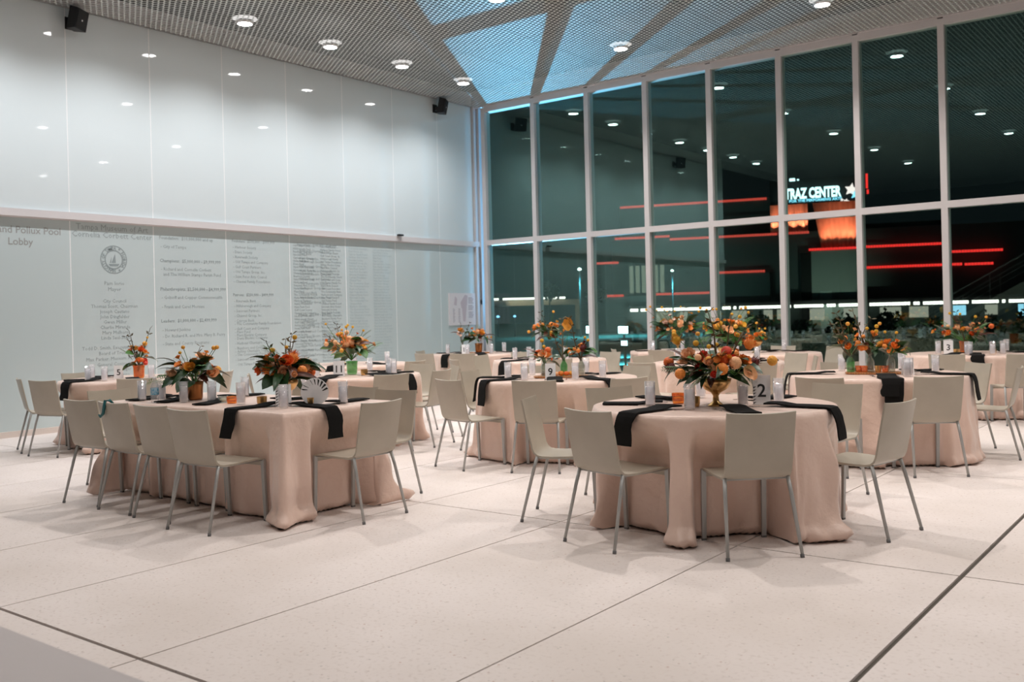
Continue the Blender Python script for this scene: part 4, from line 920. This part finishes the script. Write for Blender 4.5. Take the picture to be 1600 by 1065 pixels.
x, y = rel(6.98, -7.22, -.16, .02); arrangement(x, y, 301, 'peach blooms in a clear bottle, left on the board of the number 9 table', 'bottle vases', rx=.12, ry=.1, top=.26, base=.14, vase='bottle', palette=['deep', 'peach', 'orange'], nbig=5, nsmall=3, tall=2, leaves=7, twigs=0, z=ZT)
x, y = rel(6.98, -7.22, .20, .02); arrangement(x, y, 302, 'burgundy and orange sprigs in a bottle, right on the number 9 table board', 'bottle vases', rx=.11, ry=.1, top=.34, base=.17, vase='bottle', palette=['orange', 'burg', 'deep', 'orange'], nbig=2, nsmall=7, tall=2, leaves=9, twigs=1, z=ZT)
x, y = rel(6.98, -7.22, .03, -.06); tb = arrangement(x, y, 303, 'tall slim bottle with a big tan anthurium on the number 9 table', 'bottle vases', rx=.08, ry=.08, top=.3, base=.17, vase='bottle', palette=['orange'], nbig=0, nsmall=2, tall=0, leaves=2, twigs=2, z=ZT, vm=M_greeng)
put(flower_mesh('spathe', 'gold'), tb, (.08, -.05, .47), (.2, -.9, .3), .085, 0, 'flower'); b = MB(); b.tube([(0, 0, .12), (.05, -.02, .34), (.08, -.05, .47)], .003, 5); b.build('stem', L_mid, tb)
for k, (u, v, r) in enumerate([(.0, .03, .030), (.055, .045, .028), (.105, .03, .030), (-.05, .06, .027)]): x, y = rel(6.98, -7.22, u, v); small_fruit(x, y, ZT, r, 'small orange persimmon on the number 9 table board, %s from the left' % ['second', 'third', 'rightmost', 'leftmost'][k], [F_orange, F_deep, F_gold, F_peach][k])
# --- right-hand table with tray
D6 = 'right-hand board table'
table('T6', 9.62, -5.86, D6, [(9.56, -7.23, 92, .12, 26, 'near left'), (10.38, -6.81, 127, .26, -13, 'near right'), (10.26, -4.80, 226, 0, 0, 'right side','front face showing'), (10.72, -5.40, 184, .20, -20, 'far right','side-on'), (8.96, -4.95, -56, 0, 0, 'far left'), (8.45, -6.3, 20, .24, 18, 'left')][:5], seed=31, R=.785)
n = black_napkin(9.62, -5.86, 206, .785, .24); tag(n, 'black cloth napkin hanging over the left edge of the right-hand round table', 'napkin')
tray(9.60, -5.92, to_cam(9.6, -5.9) + 2, .50, .24, 'oval wooden serving board with jars and flowers on the right-hand round table')
number_card(9.93, -6.02, to_cam(9.9, -6.05) + 20, '8', 'white folded table card with a number on the right-hand round table')
dxy = (math.cos(rad(to_cam(9.6, -5.9))), math.sin(rad(to_cam(9.6, -5.9)))); nxy = (dxy[1], -dxy[0])
x, y = rel(9.60, -5.92, -.20, .0); arrangement(x, y, 311, 'twiggy tall orange stems in a slim bottle at the left of the right-hand table board', 'bottle vases', rx=.10, ry=.1, top=.42, base=.17, vase='bottle', palette=['orange', 'peach'], nbig=1, nsmall=4, tall=1, leaves=5, twigs=4, z=ZT, vm=M_greeng)
x, y = rel(9.60, -5.92, -.03, -.03); arrangement(x, y, 312, 'orange marigold sprays in the middle bottle of the right-hand table board', 'bottle vases', rx=.16, ry=.12, top=.40, base=.17, vase='bottle', palette=['orange', 'gold', 'orange'], nbig=4, nsmall=9, tall=3, leaves=12, twigs=1, z=ZT)
x, y = rel(9.60, -5.92, .15, .03); arrangement(x, y, 313, 'loose orange blooms in the right bottle of the right-hand table board', 'bottle vases', rx=.14, ry=.12, top=.30, base=.17, vase='bottle', palette=['orange', 'gold', 'peach', 'orange'], nbig=6, nsmall=8, tall=3, leaves=8, twigs=0, z=ZT)
for k, (u, v, m_) in enumerate([(-.13, .05, M_amber), (-.08, .07, M_amber), (.04, .06, M_gold), (.10, .07, M_amber)]): x, y = rel(9.60, -5.92, u, v); v_ = votive(x, y, m_, 'small %s votive on the right-hand table board, %s from the left' % ('gold' if m_ is M_gold else 'amber glass', ['first', 'second', 'third', 'fourth'][k]), .06, .028); v_.location.z = ZT
# --- table behind the long table
D3 = 'table behind long table'
table('T3', 4.35, -7.58, D3, [(3.74, -8.48, 54, .09, 14, 'near left'), (5.40, -7.98, 162, .16, 14, 'near right'), (5.44, -7.26, 192, .18, -6, 'right end','side-on'), (4.22, -6.26, -88, 0, -8, 'far side'), (4.97, -6.50, 236, 0, -8, 'far right')], seed=41)
n = black_napkin(4.35, -7.58, -66, .775, .14, w=.16); tag(n, 'wide black napkin hanging at the middle front of the round table behind the long table', 'napkin')
arrangement(4.32, -7.52, 401, 'big orange centrepiece in a green glass vase on the round table behind the long table', 'flower centrepieces', rx=.33, ry=.28, top=.44, base=.19, vase='cup', vm=M_greeng, palette=['orange', 'peach', 'gold', 'peach'], nbig=15, nsmall=16, tall=5, leaves=22, twigs=1, sc=1.25)
number_card(4.48, -7.86, to_cam(4.45, -7.8) - 4, '11', 'white table card on the round table behind the long table', .12, .17)
votive(4.60, -7.60, M_gold, 'gold votive on the round table behind the long table')
# --- far left table
D4 = 'far left table'
table('T4', 2.05, -8.87, D4, [(1.52, -9.90, 70, 0, 0, 'left end','leftmost of all'), (2.20, -9.98, 104, .17, -4, 'near left'), (1.02, -8.98, 6, 0, 0, 'far left'), (2.98, -9.36, 150, 0, 0, 'near right'), (2.85, -8.12, 218, 0, 0, 'far right','behind the fern')], seed=51)
arrangement(1.93, -8.70, 411, 'tall orange poppies and thin stems in a small vase on the far left table', 'flower centrepieces', rx=.20, ry=.2, top=.42, base=.17, vase='bottle', palette=['orange', 'deep', 'gold'], nbig=6, nsmall=6, tall=1, leaves=9, twigs=3)
arrangement(2.18, -8.85, 412, 'low orange posy beside the tall poppies on the round table by the far left wall', 'flower centrepieces', rx=.12, ry=.12, top=.22, base=.13, vase='cup', vm=M_amber, palette=['deep', 'coral', 'orange'], nbig=4, nsmall=4, tall=0, leaves=4, twigs=0)
number_card(1.97, -8.98, to_cam(1.9, -8.9), '5', 'white table card on the round table by the far left wall')
# --- far right
D7 = 'far right table'
table('T7', 9.57, -1.75, D7, [(9.58, -3.12, 90, 0, -14, 'near left'), (10.36, -2.92, 122, .12, -18, 'near right','cut by picture edge'), (10.6, -1.2, 208, 0, 0, 'far right')], seed=61, R=.79)
arrangement(9.45, -1.62, 421, 'orange centrepiece in an amber vase on the far right round table', 'flower centrepieces', rx=.42, ry=.34, top=.42, base=.17, vase='cup', palette=['orange', 'tan', 'deep', 'peach', 'gold'], nbig=12, nsmall=10, tall=4, leaves=24, twigs=3, vm=M_amber, sc=1.15)
number_card(9.33, -1.95, to_cam(9.3, -1.9), '3', 'white table card on the far right round table', .11, .17)
for k in range(4):
    a = rad(150 + 62 * k); water_glass(9.57 + .42 * math.cos(a), -1.75 + .42 * math.sin(a), 'tall clear water glass on the far right round table, %s of four extras' % ['first', 'last', 'third', 'second'][k], 'water glasses on the far right round table')
votive(9.45, -2.05, M_gold, 'gold votive left of the card on the far right round table'); votive(9.85, -1.98, M_gold, 'gold votive at the right on the far right round table')
# --- behind the front table
D8 = 'table behind front one'
table('T8', 7.21, -4.18, D8, [(6.90, -5.50, 80, 0, 0, 'near left'), (6.02, -3.93, -12, 0, 0, 'left end'), (8.10, -4.98, 140, .22, 22, 'near right'), (8.26, -3.73, 205, 0, 0, 'right end'), (7.74, -2.99, -116, 0, 0, 'far right')], seed=71)
arrangement(7.28, -4.10, 431, 'big orange and yellow centrepiece on the round table just behind the front one', 'flower centrepieces', rx=.44, ry=.36, top=.56, base=.26, vase='compote', palette=['orange', 'peach', 'gold', 'yellow', 'peach'], nbig=18, nsmall=18, tall=9, leaves=30, twigs=1, sc=1.2)
number_card(7.30, -4.62, to_cam(7.3, -4.6), '6', 'white table card on the round table just behind the front one', .12, .17)
# --- behind number 9
D10 = 'table behind number 9'
table('T10', 4.62, -4.08, D10, [(3.39, -4.10, 6, .10, 0, 'left end'), (3.92, -5.30, 60, .20, 14, 'near left'), (5.35, -4.95, 130, 0, 0, 'near right'), (4.88, -2.90, -100, 0, 0, 'far right'), (3.35, -3.0, -40, 0, 0, 'far left')], seed=81)
arrangement(4.55, -3.98, 441, 'tall leafy bunch of kumquat-orange blooms on the round table behind the number 9 table', 'flower centrepieces', rx=.30, ry=.26, top=.56, base=.3, vase='bottle', palette=['orange', 'orange', 'gold'], nbig=4, nsmall=18, tall=1, leaves=34, twigs=2, sc=1.1)
tray(4.65, -4.28, to_cam(4.6, -4.2), .46, .22, 'oval wooden serving board on the round table behind the number 9 table')
number_card(4.75, -4.50, to_cam(4.7, -4.4), '10', 'white table card on the round table behind the number 9 table')
# --- window corner by the poster
D9 = 'poster corner table'
table('T9', 2.0, -2.5, D9, [(2.66, -3.66, 118, .18, 16, 'near side'), (1.98, -3.80, 90, .18, 0, 'near left'), (1.06, -2.9, 22, 0, 0, 'left end','beside the wall'), (2.95, -1.7, 208, 0, 0, 'far right')], seed=91)
tray(2.05, -2.6, to_cam(2, -2.6), .5, .24, 'oval wooden serving board on the corner table by the notice board')
arrangement(2.10, -2.58, 451, 'orange and burgundy posy on the corner table by the notice board', 'flower centrepieces', rx=.24, ry=.2, top=.42, base=.2, vase='cup', palette=['orange', 'peach', 'burg', 'gold'], nbig=7, nsmall=7, tall=0, leaves=14, twigs=0, sc=1.25, z=ZT)
arrangement(1.86, -2.72, 452, 'pale tall stems in a clear bottle on the corner table by the notice board', 'bottle vases', rx=.10, ry=.1, top=.50, base=.17, vase='bottle', palette=['blush', 'peach', 'gold'], nbig=2, nsmall=3, tall=0, leaves=3, twigs=2, sc=1.2, z=ZT)
number_card(2.12, -2.95, to_cam(2.1, -2.9), '12', 'white table card on the corner table by the notice board', .12, .16)
# --- window side tables
D12 = 'left window-side table'
table('T12', 5.07, -1.15, D12, [(4.33, -1.90, 42, 0, 0, 'left end'), (5.34, -2.20, 100, 0, 0, 'near side')], seed=101, R=.75)
arrangement(5.10, -1.20, 461, 'loose peach and green centrepiece on the window-side table behind the blooms', 'flower centrepieces', rx=.58, ry=.45, top=.62, base=.26, palette=['peach', 'gold', 'peach', 'blush', 'orange'], nbig=14, nsmall=16, tall=8, leaves=44, twigs=3, sc=1.35)
D11 = 'right window-side table'
table('T11', 6.85, -1.90, D11, [(6.62, -.62, -90, 0, 0, 'far side','before the mullion'), (7.52, -.88, -124, 0, 0, 'right end'), (8.0, -2.35, 160, 0, 0, 'near right')][:2], seed=111)
arrangement(6.70, -1.85, 471, 'small orange posy on the right window-side table', 'flower centrepieces', rx=.25, ry=.22, top=.34, base=.17, palette=['orange', 'gold'], nbig=6, nsmall=8, tall=4, leaves=12, twigs=0)
# --- against the wall behind the second row
D13 = 'lettered wall table'
table('T13', 2.45, -5.75, D13, [(2.74, -6.92, 104, .14, 12, 'near side'), (3.60, -5.72, 182, 0, 0, 'right end','side-on'), (1.75, -6.85, 58, .14, 0, 'far left')][:2], seed=121)
arrangement(2.35, -5.85, 481, 'orange and dark green centrepiece on the round table against the lettered wall', 'flower centrepieces', rx=.34, ry=.3, top=.5, base=.2, palette=['deep', 'orange', 'peach'], nbig=8, nsmall=12, tall=3, leaves=26, twigs=1, sc=1.15)
